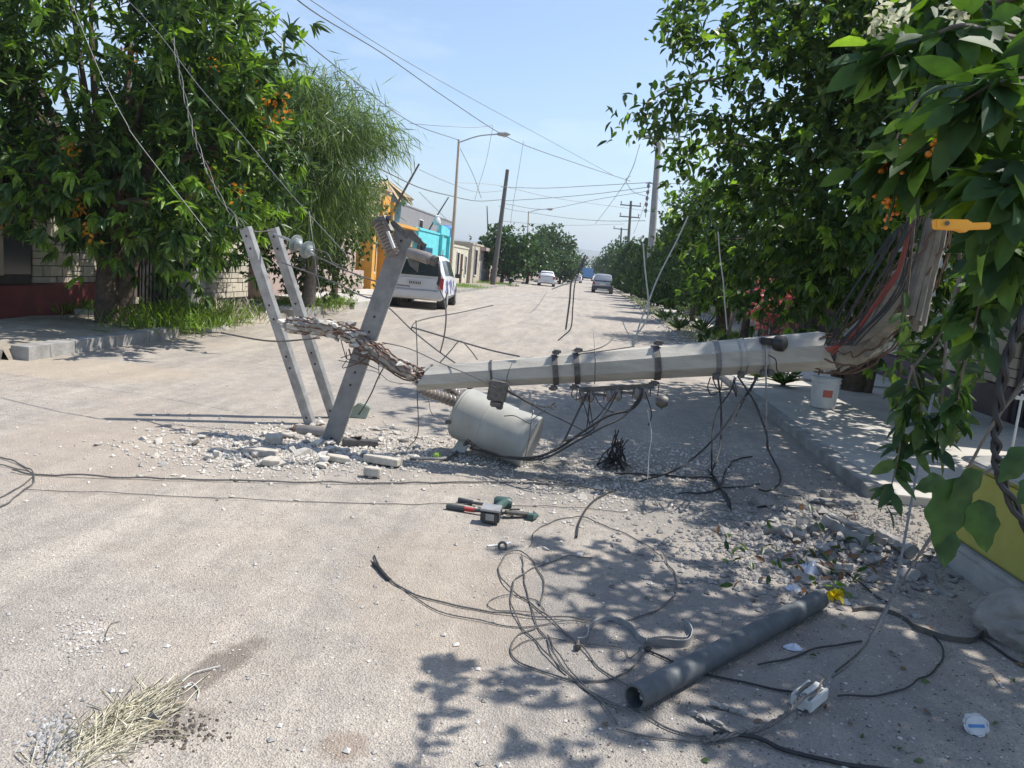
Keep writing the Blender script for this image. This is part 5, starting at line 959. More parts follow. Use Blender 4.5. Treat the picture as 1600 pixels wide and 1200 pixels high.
wire('second dark cord hanging beside the frayed one', [(918, 400, 12), (905, 425, 12), (898, 445, 12), (895, 480, 12), (892, 512, 12), (880, 525, 12), (872, 532, 12)], .010, 'wire', 'cord')
wire('pale green cord slanting left from the frayed knot', [(905, 432, 12), (895, 440, 12), (880, 445, 12), (862, 452, 12)], .012, 'wire_white', 'cord')
# ------------------------------------------------------------------ debris
def rotm(rx=0, ry=0, rz=0): return Matrix.Rotation(rz, 3, 'Z') @ Matrix.Rotation(ry, 3, 'Y') @ Matrix.Rotation(rx, 3, 'X')
rr_ = random.Random(21)
protos = []
for i in range(12):
    m = MB(); s = [(.10, .07, .05), (.09, .08, .045), (.12, .06, .04), (.07, .07, .06)][i % 4]; hull(m, (0, 0, s[2]*.28), s, rotm(), 13, .9, rr_); protos.append((m.v, m.f))
pm = {}
def chunk_obj(px, py, size, label, group, dark=False, i=None, flat=1.0):
    i = rr_.randrange(12) if i is None else i; key = (i, dark)
    if key not in pm:
        m = MB(); m.add(protos[i][0], protos[i][1]); o = m.build('concrete_chunk', M['chunk_grey' if dark else 'chunk'], local=True); pm[key] = o.data; bpy.data.objects.remove(o)
    o = bpy.data.objects.new('concrete_chunk', pm[key]); COL.objects.link(o); p = GG(px, py); o.location = p-Vector((0, 0, size*.03)); o.rotation_euler = (rr_.uniform(-.25, .25), rr_.uniform(-.25, .25), rr_.uniform(0, 6.28)); k = size/.1; o.scale = (k, k, k*flat); return tag(o, label, 'concrete chunk', group)
def zone(v, a, b): return ('far left', 'left', 'centre', 'right', 'far right')[min(4, max(0, int(5*(v-a)/(b-a))))]
def szw(s): return 'large' if s > .14 else 'medium' if s > .10 else 'small' if s > .07 else 'tiny'
def scatter(n, fx, sf, lab, group, dark, x0, x1, y0, y1, mound=0):
    k = 0
    while k < n:
        x, y = fx()
        if not ok(x, y): continue
        s = sf(); dep = ('far', 'middle', 'near')[min(2, max(0, int(3*(y-y0)/(y1-y0))))]
        pi_ = rr_.randrange(12); o = chunk_obj(x, y, s, '%s %s %s, %s row %s of the %s' % (szw(s), ('flat', 'squarish', 'long', 'rounded')[pi_ % 4], 'grey chunk' if dark else 'pale chunk', dep, zone(x, x0, x1), lab), group, dark, pi_)
        if mound: o.location.z += mound*rr_.random()*math.exp(-((x-(x0+x1)/2)/(x1-x0)*2.4)**2-((y-(y0+y1)/2)/(y1-y0)*2.4)**2)
        k += 1
ok = lambda x, y: 662 < y < 746
scatter(78, lambda: (rr_.gauss(455, 95), 700+rr_.gauss(0, 20)), lambda: min(.2, .065+abs(rr_.gauss(0, .05))), 'rubble at the crossarm foot', 'concrete rubble round the crossarm foot', False, 300, 600, 665, 740, .04)
ok = lambda x, y: 1
scatter(26, lambda: (rr_.uniform(560, 720), rr_.gauss(696, 10)), lambda: .06+abs(rr_.gauss(0, .03)), 'debris left of the transformer', 'rubble beside the transformer', False, 560, 720, 675, 715)
ok = lambda x, y: x < 1500 and y > 775 and (x > 1240 or y < 900)
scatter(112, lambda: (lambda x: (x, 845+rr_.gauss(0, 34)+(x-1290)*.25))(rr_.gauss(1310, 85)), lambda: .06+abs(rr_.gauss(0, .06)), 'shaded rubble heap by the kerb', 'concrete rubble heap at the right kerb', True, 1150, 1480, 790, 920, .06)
ok = lambda x, y: 1
scatter(30, lambda: (rr_.uniform(860, 1130), rr_.uniform(700, 790)), lambda: .045+abs(rr_.gauss(0, .03)), 'debris under the fallen pole', 'small chunks under the fallen pole', False, 860, 1130, 700, 790)
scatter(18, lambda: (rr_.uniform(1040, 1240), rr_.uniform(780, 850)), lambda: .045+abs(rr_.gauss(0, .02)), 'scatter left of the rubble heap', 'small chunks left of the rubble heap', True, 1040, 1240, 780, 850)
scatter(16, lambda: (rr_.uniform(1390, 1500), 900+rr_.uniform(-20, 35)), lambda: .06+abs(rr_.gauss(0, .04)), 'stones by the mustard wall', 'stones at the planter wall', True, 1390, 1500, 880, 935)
for (x, y, s, lab) in [(245, 715, .12, 'lone pale purple sided chunk left of the rubble with a lit top'), (495, 742, .10, 'leaning triangular chunk just above the straight cable'), (370, 736, .07, 'chunk above the straight cable below the rubble left side'), (235, 672, .10, 'low dark stone at the tip of the crossarm shadow'), (463, 783, .055, 'small light stone touching the thin wire'), (583, 786, .065, 'white topped stone on the thin wire left of the cutting tool'), (662, 765, .06, 'dark grey stone just below the straight cable'), (905, 868, .085, 'white rounded stone at the end of the open wire loop'), (853, 858, .06, 'small light stone below the cutting tool'), (777, 744, .08, 'chunk in the transformer shadow next to the cable'), (272, 744, .06, 'stone touching the straight cable at the left'), (218, 746, .07, 'flat stone on the straight cable near the left loop'), (186, 700, .05, 'small stone left of the rubble'), (170, 660, .06, 'stone on the sunny road above the left loop'), (700, 640, .05, 'pale stone left of the transformer lid'), (598, 672, .08, 'rounded light stone right of the crossarm foot'), (1150, 1000, .04, 'tiny stone right of the black pipe middle'), (140, 735, .05, 'flat stone left above the straight cable')]:
    chunk_obj(x, y, s, lab, None)
for n in range(26):
    x, y = rr_.uniform(120, 760), rr_.uniform(640, 800); chunk_obj(x, y, rr_.uniform(.03, .055), 'small stray stone on the open road, %s %s part' % (('far', 'middle', 'near')[min(2, int((y-640)/54))], zone(x, 120, 760)), 'stray stones on the road')
M['slab'] = mat('dusty_slab', (.36, .33, .28), (.50, .46, .40), 14, .95, bump=.006, bscale=40)
def slab(px, py, sx, sy, sz, rz, label, mt='slab', rx=0, ry=0, jag=.32):
    p = GG(px, py, sz*.3); m = MB(); r = rotm(rx, ry, rz); n = 7; poly = []
    for i in range(n): a = 6.283*i/n+rr_.uniform(-.2, .2); c, s_ = math.cos(a), math.sin(a); f = 1/max(abs(c), abs(s_), .01); f = min(f, 1.25)*(1-jag*rr_.random()); poly.append(p+r @ Vector((c*f*sx/2, s_*f*sy/2, 0)))
    m.prism(poly, r @ Vector((0, 0, sz))); return tag(m.build('concrete_slab', M[mt], bevel=.005), label, 'concrete slab')
slab(600, 723, .34, .16, .055, -.05, 'largest flat rectangular slab in front of the darker crossarm foot'); slab(582, 742, .17, .09, .06, .05, 'smaller flat slab below the largest rectangular slab'); slab(530, 720, .22, .15, .04, .4, 'jagged triangular slab left of the largest rectangular slab', ry=.15)
slab(410, 710, .36, .13, .05, .02, 'long flat slab on the left part of the rubble'); slab(425, 725, .16, .10, .05, .5, 'leaning slab below the long flat slab', rx=.3); slab(430, 690, .18, .12, .06, .3, 'raised slab at the upper left of the rubble', rx=.2)
def shard(a, b, w_, h_, label, mt='chunk_grey'):
    a = GG(*a, .04); b = GG(*b, .05); m = MB(); d = b-a; n = 6; pts = [a.lerp(b, i/n) for i in range(n+1)]; m.tube(pts, [w_*rr_.uniform(.34, .52) for _ in pts], 7, jit=.22)
    for i in range(4 if w_ > .15 else 0): o = Vector((0, 0, w_*.42)); m.tube([a+o+Vector((.02*i-.03, .012*i, 0)), b+o+Vector((.02*i-.03, .012*i, 0))], .008, 5)
    return tag(m.build('pole_fragment', M[mt]), label, 'concrete fragment')
shard((1295, 818), (1362, 852), .17, .1, 'largest grooved fragment of the pole in the shaded rubble'); shard((1375, 835), (1425, 862), .10, .1, 'long thin fragment right of the largest grooved fragment'); shard((1195, 822), (1260, 835), .07, .1, 'flat long fragment at the left edge of the shaded rubble'); shard((1260, 880), (1330, 888), .07, .1, 'fragment below the largest grooved fragment')
for (a, b, lab) in (((1078, 1112), (1140, 1142), 'broken grey concrete stick beside the black pipe mouth'), ((1112, 1100), (1162, 1116), 'short grey concrete stick just right of the broken stick')):
    a = GG(*a, .016); b = GG(*b, .016); m = MB(); dd = math.atan2(b.y-a.y, b.x-a.x)
    for i in range(5): hull(m, a.lerp(b, (i+.5)/5)+Vector((0, rr_.uniform(-.006, .006), rr_.uniform(-.006, .004))), (.06, .034, .03), rotm(0, rr_.uniform(-.1, .1), dd+rr_.uniform(-.15, .15)), 14, .9, rr_)
    tag(m.build('pole_fragment', M['chunk_grey']), lab, 'concrete fragment')
# gravel (nobody could count it)
def gravel(name, n, fx, mt, smin, smax, label, cat, flat=.6):
    ico = [(-1, 0, 0), (1, 0, 0), (0, -1, 0), (0, 1, 0), (0, 0, -1), (0, 0, 1)]; F8 = [(0, 2, 5), (2, 1, 5), (1, 3, 5), (3, 0, 5), (2, 0, 4), (1, 2, 4), (3, 1, 4), (0, 3, 4)]
    m = MB()
    for _ in range(n):
        x, y = fx(); s = rr_.uniform(smin, smax)*rr_.uniform(.5, 1)
        z = gh(x, y)+s*.25; a = rr_.uniform(0, 6.28); ca, sa = math.cos(a), math.sin(a); j = [rr_.uniform(.6, 1.1) for _ in range(6)]
        vs = [(x+(v[0]*ca*1.2-v[1]*sa)*s*j[i], y+(v[0]*sa*1.2+v[1]*ca)*s*j[i], z+v[2]*s*flat*j[i]) for i, v in enumerate(ico)]; b = len(m.v); m.v += vs; m.f += [(p+b, q+b, r+b) for p, q, r in F8]; m.m += [0]*8
    return tag(m.build(name, mt), label, cat, kind='stuff')
M['gravel'] = mat('gravel_stone', (.36, .34, .32), (.50, .47, .43), 12, .95, island=.4); M['gravel_dark'] = mat('dark_debris', (.07, .06, .05), (.12, .10, .08), 12, .95, island=.4)
def near_road(): y = 2.0+6.5*rr_.random()**1.5; return rr_.uniform(-.75*y-.6, .62*y+.6), y
gravel('gravel', 9000, near_road, M['gravel'], .003, .0095, 'fine loose gravel scattered over the sunny road', 'gravel')
def px_pts(x0, x1, y0, y1):
    def f():
        p = G(rr_.uniform(x0, x1), rr_.uniform(y0, y1)); return p.x, p.y
    return f
def gauss_px(cx, cy, sx, sy):
    def f(): p = G(rr_.gauss(cx, sx), rr_.gauss(cy, sy)); return p.x, p.y
    return f
gravel('pebbles', 420, near_road, M['gravel'], .010, .02, 'scattered larger pebbles on the road', 'pebbles', .7)
gravel('verge_stones', 700, lambda: (2.78+rr_.gauss(0, .16), 14+46*rr_.random()**1.6), M['gravel'], .03, .10, 'stones and soil clods along the right verge edge', 'stones', .8)
gravel('seed_litter', 900, px_pts(880, 1600, 960, 1199), M['gravel_dark'], .003, .008, 'dark seeds and leaf litter on the shaded foreground', 'litter')
gravel('gravel_heap', 260, gauss_px(90, 1155, 24, 26), mat('heap_stone', (.24, .235, .23), (.37, .36, .35), 9, .9, island=.3), .008, .017, 'small heap of light gravel at the bottom left beside the straw', 'gravel', .8)
gravel('gravel_heap', 260, gauss_px(130, 990, 28, 22), M['gravel'], .005, .012, 'patch of loose pebbles on the left foreground road', 'gravel', .8)
gravel('rubble_crumbs', 3000, gauss_px(465, 703, 120, 19), M['chunk'], .008, .03, 'crumbled concrete crumbs around the crossarm foot', 'crumbs', .8)
gravel('rubble_crumbs', 1500, gauss_px(700, 712, 110, 14), M['chunk'], .006, .022, 'crumbled concrete crumbs along the transformer shadow', 'crumbs', .8)
gravel('rubble_crumbs', 3200, gauss_px(990, 740, 110, 34), M['chunk'], .005, .024, 'concrete crumbs under the middle of the fallen pole', 'crumbs', .8)
gravel('rubble_crumbs', 4500, gauss_px(1290, 848, 120, 42), M['chunk_grey'], .007, .03, 'grey crumbs filling the shaded rubble heap', 'crumbs', .8)
gravel('dirt_clods', 250, gauss_px(270, 1140, 45, 16), M['gravel_dark'], .005, .012, 'dark damp clods right of the straw', 'soil', .8)
# straw clump, twigs
def blades(name, n, fx, h0, h1, wd, mats, lean_=.5, label='', cat='grass', kind='stuff', dirv=None, z0=0.0, parent=None, flat=1):
    p = []; 
    for _ in range(n): x, y = fx(); p.append((x, y, (gh(x, y) if z0 == 0 else z0)))
    p = np.array(p); d = RN.normal(size=p.shape)*lean_+np.array([0, 0, 1.0])
    if dirv is not None: d = d*.35+np.array(dirv)
    d[:, 2] *= flat; d = nrm(d); L = RN.uniform(h0, h1, n); o = npmesh(name, leaf_arrays(p, d, L, np.full(n, wd), .1, .5), LF, [M[x] for x in mats], RN.integers(0, len(mats), n), parent); return tag(o, label, cat, kind=kind) if not parent else o
def straw_fx():
    t = rr_.random(); c = G(120+t*110, 1185-t*85); return c.x+rr_.gauss(0, .05), c.y+rr_.gauss(0, .06)
dv = (G(250, 1085)-G(130, 1180)).normalized()
blades('straw_clump', 1300, straw_fx, .05, .20, .0032, ['drygrass'], 1.1, 'tuft of dry yellow straw lying at the bottom left of the road', 'straw', 'stuff', (dv.x*.8, dv.y*.8, -.15), flat=.28)
chunk_obj(242, 1122, .085, 'pale clod sitting right of the dry straw', None, True, 3)
for k, (pts, lab) in enumerate([([(285, 1062), (305, 1050), (345, 1042)], 'pale dry twig lying on the damp stain'), ([(288, 1075), (300, 1064), (310, 1078), (306, 1092)], 'forked pale twig below the twig on the damp stain'), ([(280, 1074), (300, 1068)], 'shortest pale twig at the damp stain')]): wire(lab, pts, .0028, 'wire_white', 'twig', 3, name='twig')
wire('thin wire standing out of the left pebbles', [(165, 1002), (167, 990), (172, 975), (186, 970)], .002)
# grass and weeds
def verge_fx(): return rr_.uniform(-9.2, -6.95), rr_.choice((rr_.uniform(12.2, 17), rr_.uniform(12.2, 31)))
for i, (x, y, r_, n, lab) in enumerate([(-7.15, 12.9, .75, 1700, 'bushy green weeds at the end of the left kerb stones'), (-7.3, 14.6, .6, 1300, 'grass mound beside the thin kerb tree'), (-7.6, 19.5, 1.0, 1200, 'grass patch at the foot of the willowy tree'), (-8.3, 16.2, .7, 700, 'grass along the gate of the stone house'), (-7.4, 22, .6, 500, 'grass strip before the pale pathway'), (-7.5, 33, 1.2, 500, 'thin grass beside the minivan'), (-8.0, 48, 1.6, 700, 'grass in front of the turquoise house'), (-7.9, 62, 1.6, 600, 'grass in front of the beige house'), (-9.2, 13.8, .5, 500, 'tall weeds by the oxblood plinth')]):
    blades('grass_patch', n, lambda: (x+rr_.gauss(0, r_*.5), y+rr_.gauss(0, r_*.8)), .12, .5 if i < 2 else .3, .02, ['grass', 'grass', 'leaf_bright'] if i != 1 else ['grass', 'drygrass'], .45, lab, 'grass', z0=.12)
blades('grass_patch', 2600, lambda: (rr_.uniform(2.8, 3.6), rr_.uniform(14.1, 60)), .06, .26, .02, ['grass', 'drygrass'], .5, 'grass strip under the right street trees', 'grass', z0=.1)
blades('grass_patch', 500, lambda: (4.1+rr_.gauss(0, .3), 22.5+rr_.gauss(0, 1.5)), .15, .4, .025, ['grass'], .5, 'green grass around the spiky plant', 'grass', z0=.1)
def rosette(name, px, py, n, L, w_, mats, label, cat='plant', y=None, up=.8, z=.12):
    p = P(px, py, y) if y else GG(px, py); p.z = z; t = thing(name, label, cat, p)
    a = np.arange(n)*2.4; e = RN.uniform(.35, 1.2, n); d = nrm(np.stack([np.cos(a)*np.cos(e), np.sin(a)*np.cos(e), np.sin(e)*up], 1)); pt = np.repeat(np.array([list(p)]), n, 0)
    npmesh('leaves', leaf_arrays(pt, d, RN.uniform(.7, 1, n)*L, np.full(n, w_), .2, .25), LF, [M[x] for x in mats], RN.integers(0, len(mats), n), t); m = MB(); m.tube([p-Vector((0, 0, .05)), p+Vector((0, 0, .08))], w_*.6, 7); m.build('stem', M['bark'], t); return t
rosette('agave', 1098, 525, 26, .85, .08, ['leaf_olive', 'leaf_far'], 'spiky pale green rosette plant at the base of the bright leaved tree', z=.12); rosette('agave', 1040, 505, 24, .7, .10, ['leaf_olive'], 'low silvery green plant on the right verge left of the spiky rosette')
rosette('agave', 1060, 520, 22, .6, .10, ['leaf_far'], 'low grey green plant beside the silvery one'); rosette('weed', 1222, 612, 40, .42, .07, ['leaf_big', 'leaf_dark'], 'dark leafy weed on the pavement behind the pole left of the bucket'); rosette('weed', 1180, 600, 26, .35, .06, ['leaf_big'], 'small weed under the fallen pole left of the dark leafy one')
for i, (x, y, l) in enumerate([(1010, 480, 'low bush at the kerb below the cypresses'), (1000, 466, 'dry bush at the kerb near the silver car'), (1055, 500, 'grey bush beside the kerb shadow stripes')]):
    p = G(x, y); tree('kerb_bush', l, 'bush', (p.x+.3, p.y, .1), .2, [((p.x+.3, p.y, .35), (.5, .6, .28))], 12, 10, .15, 6, .12, .05, ['leaf_olive', 'leaf_far'], [.6, .4], r0=.03, nl=6)
# pink bush, stake fence
pk = P(1215, 480, 19); tree('pink_bush', 'pinkish red flowering bush on the pavement right of the bright leaved tree', 'bush', (pk.x, 19, .12), .5, [(tuple(pk), (.55, .5, .42))], 22, 14, .14, 6, .09, .06, ['pink', 'leaf_olive'], [.75, .25], r0=.03, nl=8)
tp_ = P(1160, 452, 21); bt_ = Vector((tp_.x-.28, 21, .1)); m = MB(); m.bar(bt_, tp_, .14, .07); tag(m.build('wooden_stake', M['bark_grey'], bevel=.008), 'pale leaning plank beside the fence right of the bright leaved tree', 'plank')
t = thing('plank_fence', 'short pale plank fence in the shade beside the leaning plank', 'fence', (5.2, 22, .1)); m = MB()
for i in range(12): m.bx(4.75+i*.16, 4.87+i*.16, 22, 22.03, .1, 1.1+R.uniform(-.1, .1))
m.build('picket', M['bark_grey'], t); m = MB(); m.bx(4.75, 6.6, 22.031, 22.06, .75, .83); m.build('rail', M['bark_grey'], t)
# bucket
bp = G(1285, 636, .095); t = thing('bucket', 'white plastic bucket with a red label standing at the tree foot on the pavement', 'bucket', bp); M['bwhite'] = mat('bucket_plastic', (.62, .62, .6), (.5, .5, .49), 5, .4)
m = MB(); H_ = .42; m.lathe(bp, bp+Vector((0, 0, H_)), [(0, .155), (.02, .16), (.7, .182), (.71, .192), (.75, .192), (.76, .184), (.83, .186), (.84, .195), (.88, .195), (.89, .187), (.97, .19), (.975, .2), (1, .2), (1, .185), (.6, .175)], 28); m.build('bucket_shell', M['bwhite'], t, smooth=True)
m = MB(); tocam = Vector((-bp.x, -bp.y, 0)).normalized(); sd = tocam.cross(Vector((0, 0, 1)))
for i in range(6):
    a0 = -.1+.12*i; a1 = a0+.12; f = lambda a, z, r: bp+(tocam*math.cos(a)-sd*math.sin(a))*r+Vector((0, 0, z)); m.add([f(a0, .16, .1755), f(a1, .16, .1755), f(a1, .26, .1815), f(a0, .26, .1815)], [(0, 1, 2, 3)])
m.build('label_patch', mat('red_label', (.5, .12, .08), (.42, .1, .07), 12, .6), t)
m = MB(); m.tube([bp+sd*(.2*math.cos(a))+tocam*(.12*math.sin(a))+Vector((0, 0, .38-.10*math.sin(a))) for a in [math.pi*k/12 for k in range(13)]], .004, 5); m.build('handle', M['galv'], t)
# pipe in the foreground
pa = GG(991, 1092, .055); pb_ = GG(1280, 938, .055); t = thing('steel_pipe', 'dark grey hollow pipe lying diagonally on the foreground road', 'pipe', ((pa.x+pb_.x)/2, (pa.y+pb_.y)/2, 0)); M['pipe'] = mat('dull_pipe_paint', (.07, .08, .09), (.12, .13, .135), 9, .6, metal=.2, bump=.0012, bscale=60, c3=(.24, .235, .225))
m = MB(); m.lathe(pa, pb_, [(0, .040), (.0, .049), (.003, .050), (1, .050), (1, .04)], 32); m.f = m.f[:-2]; m.m = m.m[:-2]; i0 = len(m.v); m.lathe(pa+(pb_-pa)*.0005, pb_, [(0, .0395), (1, .0395)], 32); m.f = m.f[:-2]; m.m = m.m[:-2]; m.build('pipe_shell', M['pipe'], t, smooth=True)
m = MB(); m.lathe(pa+(pb_-pa)*.05, pa+(pb_-pa)*.06, [(0, .039), (1, .039)], 20)
for i in range(5): hull(m, pa+(pb_-pa)*.03+Vector((R.uniform(-.015, .015), 0, R.uniform(-.025, .01))), (.03, .03, .025))
m.build('pipe_dirt', M['chunk'], t)
# metal band clamps
def band_strip(m, pts, hgt, th):
    q = smooth_pts(pts, 6); n = len(q); vs = []
    for i, p in enumerate(q):
        d = q[min(i+1, n-1)]-q[max(i-1, 0)]; d.z = 0; d.normalize(); nn = Vector((-d.y, d.x, 0))*th/2
        vs += [p+nn, p-nn, p-nn+Vector((0, 0, hgt)), p+nn+Vector((0, 0, hgt))]
    fs = [(3, 2, 1, 0), tuple((n-1)*4+k for k in range(4))]
    for i in range(n-1):
        for k in range(4): a = i*4+k; b = i*4+(k+1) % 4; fs.append((a, b, b+4, a+4))
    m.add(vs, fs)
t = thing('pole_clamp', 'galvanised pole clamp in two bent halves on the foreground road', 'clamp', GG(985, 1000)); m = MB()
def flipped(pts): return [GG(*a) for a in pts]
band_strip(m, flipped([(902, 1006), (916, 1003), (921, 985), (940, 974), (965, 974), (985, 985), (998, 1002), (1008, 1008)]), .03, .006); m.build('clamp_half', M['galv'], t)
m = MB(); band_strip(m, flipped([(1010, 1012), (1030, 1012), (1070, 1013), (1080, 1000), (1078, 990), (1070, 980)]), .038, .005); band_strip(m, flipped([(1012, 1002), (1040, 998), (1070, 1000), (1078, 993)]), .012, .004); m.build('clamp_half', M['galv'], t)
for (x, y) in ((903, 1007), (1012, 1010)):
    m = MB(); q = GG(x, y, .018); m.tube([q-Vector((.0, .035, 0)), q+Vector((0, .03, 0))], .008, 7); m.lathe(q-Vector((0, .03, 0)), q-Vector((0, .018, 0)), [(0, .015), (1, .015)], 6); m.build('bolt', M['galv_dark'], t)
t = thing('pole_clamp', 'dark flat pole clamp in the shade left of the boulder', 'clamp', GG(1430, 985)); m = MB(); band_strip(m, [GG(*a) for a in [(1332, 958), (1360, 955), (1392, 962), (1412, 972), (1428, 985)]], .022, .006); m.build('clamp_half', M['galv_dark'], t); m = MB(); band_strip(m, [GG(*a) for a in [(1426, 985), (1442, 992), (1475, 1003), (1515, 1008), (1533, 998), (1535, 985)]], .032, .006); m.build('clamp_half', M['galv_dark'], t)
wire('dark bent rod running from the dark clamp under the boulder', [(1532, 1000), (1560, 1018), (1600, 1040), (1680, 1080)], .006, 'black', 'rod')
# boulder
m = MB(); bm = bmesh.new(); bmesh.ops.create_icosphere(bm, subdivisions=4, radius=1); c = GG(1592, 1000, .0)
for v in bm.verts:
    n_ = v.co.normalized(); f = 1+.22*noise.noise(n_*1.6+Vector((3, 1, 7)))+.10*noise.noise(n_*4)+.05*noise.noise(n_*9)+.02*noise.noise(n_*20); v.co = Vector((n_.x*.27*f, n_.y*.20*f, n_.z*.17*f))
bm.verts.index_update(); m.add([c+Vector((0.05, .0, .09))+v.co for v in bm.verts], [tuple(v.index for v in f.verts) for f in bm.faces]); bm.free()
tag(m.build('boulder', mat('boulder_stone', (.19, .175, .16), (.30, .28, .255), 6, .95, bump=.01, bscale=25, c3=(.20, .17, .15)), smooth=True), 'large rough grey boulder against the mustard wall footing', 'boulder')
# crushed cup, cigarette, bag, flower, lime
c = GG(1521, 1138, .002); t = thing('crushed_cup', 'crushed white paper cup with a blue band on the shaded foreground', 'cup', c); M['paper'] = mat('cup_paper', (.62, .62, .62), (.5, .5, .52), 20, .6); tc_ = Vector((-c.x*.5, -c.y, .9)).normalized()
m = MB(); m.lathe(c+Vector((0, .01, .022)), c+Vector((0, .01, .022))+tc_*.055, [(0, .030), (.08, .036), (.9, .042), (1, .044), (1, .038), (.85, .030)], 22)
for i, v in enumerate(m.v): m.v[i] = (v[0]+.004*math.sin(v[2]*300+i), v[1], max(v[2], .001)+.003*math.sin(i*1.7))
m.build('cup_body', M['paper'], t, smooth=True)
m = MB(); q = c+Vector((0, .01, .022))+tc_*.0555; s1 = tc_.cross(Vector((0, 0, 1))).normalized(); u1 = s1.cross(tc_)
m.lathe(q, q+tc_*.002, [(0, .037), (1, .036)], 22); m.build('cup_base', M['paper'], t); m = MB(); m.box(q+tc_*.003-u1*.002, (.056, .012, .0015), Matrix((s1, u1, tc_)).transposed() @ Matrix.Rotation(-.25, 3, 'Z')); m.build('blue_band', mat('cup_blue', (.08, .25, .5), (.06, .2, .45), 20, .5), t)
t = thing('cigarette_end', 'orange tipped cigarette end on the shaded ground by the boulder', 'cigarette', GG(1560, 1068)); a = GG(1554, 1061, .004); b = GG(1560, 1068, .004); d_ = GG(1565, 1073, .004); m = MB(); m.tube([a, b], .0038, 8); m.build('filter', mat('filter_tan', (.5, .3, .15)), t); m = MB(); m.tube([b, d_], .0038, 8); m.build('paper_tube', M['paper'], t)
def crumple(px, py, sx, sy, h, seed, m_, name, label, cat):
    m = MB(); c = GG(px, py); N = 12; vs = []
    for j in range(N):
        for i in range(N):
            u, v = i/(N-1)*2-1, j/(N-1)*2-1; e = (1-u*u)*(1-v*v); k = 1-.25*abs(u*v); vs.append((c.x+u*sx*k+.01*noise.noise(Vector((v*3, seed, 0))), c.y+v*sy*k, c.z+.004+h*e*(.5+abs(noise.noise(Vector((u*2.2, v*2.2, seed)))*1.6))))
    m.add(vs, [(j*N+i, j*N+i+1, (j+1)*N+i+1, (j+1)*N+i) for j in range(N-1) for i in range(N-1)]); return tag(m.build(name, m_, smooth=True), label, cat)
M['bag'] = mat('plastic_bag', (.55, .58, .66), (.45, .48, .56), 9, .3)
crumple(1267, 893, .075, .06, .06, 3, M['bag'], 'plastic_bag', 'crumpled bluish white plastic bag on the rubble above the pipe end', 'bag'); crumple(1240, 921, .05, .035, .03, 8, M['bag'], 'plastic_scrap', 'crinkled clear plastic scrap left of the pipe far end', 'plastic scrap'); crumple(1238, 1016, .045, .03, .025, 12, M['bag'], 'plastic_scrap', 'crinkled clear plastic scrap right of the pipe middle', 'plastic scrap'); crumple(1320, 945, .035, .02, .02, 15, M['paper'], 'paper_scrap', 'white paper scrap just right of the yellow flower', 'paper')
c = GG(1306, 934, .02); p = np.repeat(np.array([list(c)]), 26, 0)+RN.normal(size=(26, 3))*np.array([.018, .018, .008]); M['yflower'] = leafmat('yellow_petal', (.75, .55, .01), (.85, .68, .03), .3, tcol=(1, 1, .6)); t = thing('yellow_flower', 'bright yellow fallen flower at the far end of the pipe', 'flower', c); npmesh('petal', leaf_arrays(p, nrm(RN.normal(size=p.shape)+np.array([0, 0, .6])), np.full(26, .045), np.full(26, .032)), LF, [M['yflower']], np.zeros(26, int), t)
p = np.repeat(np.array([list(GG(1312, 925, .015))]), 10, 0)+RN.normal(size=(10, 3))*.015; npmesh('leaf', leaf_arrays(p, nrm(RN.normal(size=p.shape)), np.full(10, .06), np.full(10, .03)), LF, [M['leaf_bright']], np.zeros(10, int), t)
c = GG(683, 712, .03); m = MB(); m.lathe(c-Vector((.035, 0, 0)), c+Vector((.035, 0, 0)), [(0, .008), (.25, .03), (.7, .032), (1, .008)], 12); tag(m.build('green_fruit', mat('lime_green', (.28, .42, .06), (.35, .5, .08), 9, .5), smooth=True), 'small lime green fruit in the shade left of the transformer lug', 'fruit')
wire('dark ribbed hose curving beside the green fruit', [(640, 715), (665, 717), (690, 718), (708, 711), (716, 703)], .014, 'wire_grey', 'hose')
t = thing('steel_ring', 'dark washer ring resting on a white splinter below the cutting tool', 'washer', GG(785, 853)); c = GG(785, 853, .02); m = MB(); m.tube([c+Vector((.022*math.cos(a), .008*math.sin(a), .022*math.sin(a))) for a in [k*math.pi/9 for k in range(19)]], .008, 6, cap=False); m.build('ring', M['galv_dark'], t, smooth=True)
m = MB(); m.bar(GG(762, 853, .006), GG(780, 851, .006), .018, .008); m.bar(GG(789, 850, .006), GG(798, 847, .006), .012, .008); tag(m.build('white_splinter', M['paper']), 'white splinters either side of the dark washer ring', 'splinter')
# leaves and twigs in the rubble
p = []
for _ in range(80): g = GG(rr_.gauss(1270, 70), rr_.gauss(872, 28), rr_.uniform(.03, .1)); p.append(list(g))
p = np.array(p); o = npmesh('fallen_leaves', leaf_arrays(p, nrm(RN.normal(size=p.shape)+np.array([0, 0, .2])), np.full(len(p), .08), np.full(len(p), .03)), LF, [M['leaf_big'], M['leaf_dark'], M['leaf_dry']], RN.integers(0, 3, len(p)), None); tag(o, 'fallen green leaves lying among the shaded rubble', 'leaves', kind='stuff')
p = np.array([list(GG(rr_.uniform(900, 1600), rr_.uniform(900, 1190), .01)) for _ in range(26)]); o = npmesh('leaf_litter', leaf_arrays(p, nrm(RN.normal(size=p.shape)*np.array([1, 1, .1])), np.full(len(p), .04), np.full(len(p), .02)), LF, [M['leaf_dry'], M['leaf_olive']], RN.integers(0, 2, len(p)), None); tag(o, 'small leaves on the shaded foreground ground', 'leaves', kind='stuff')
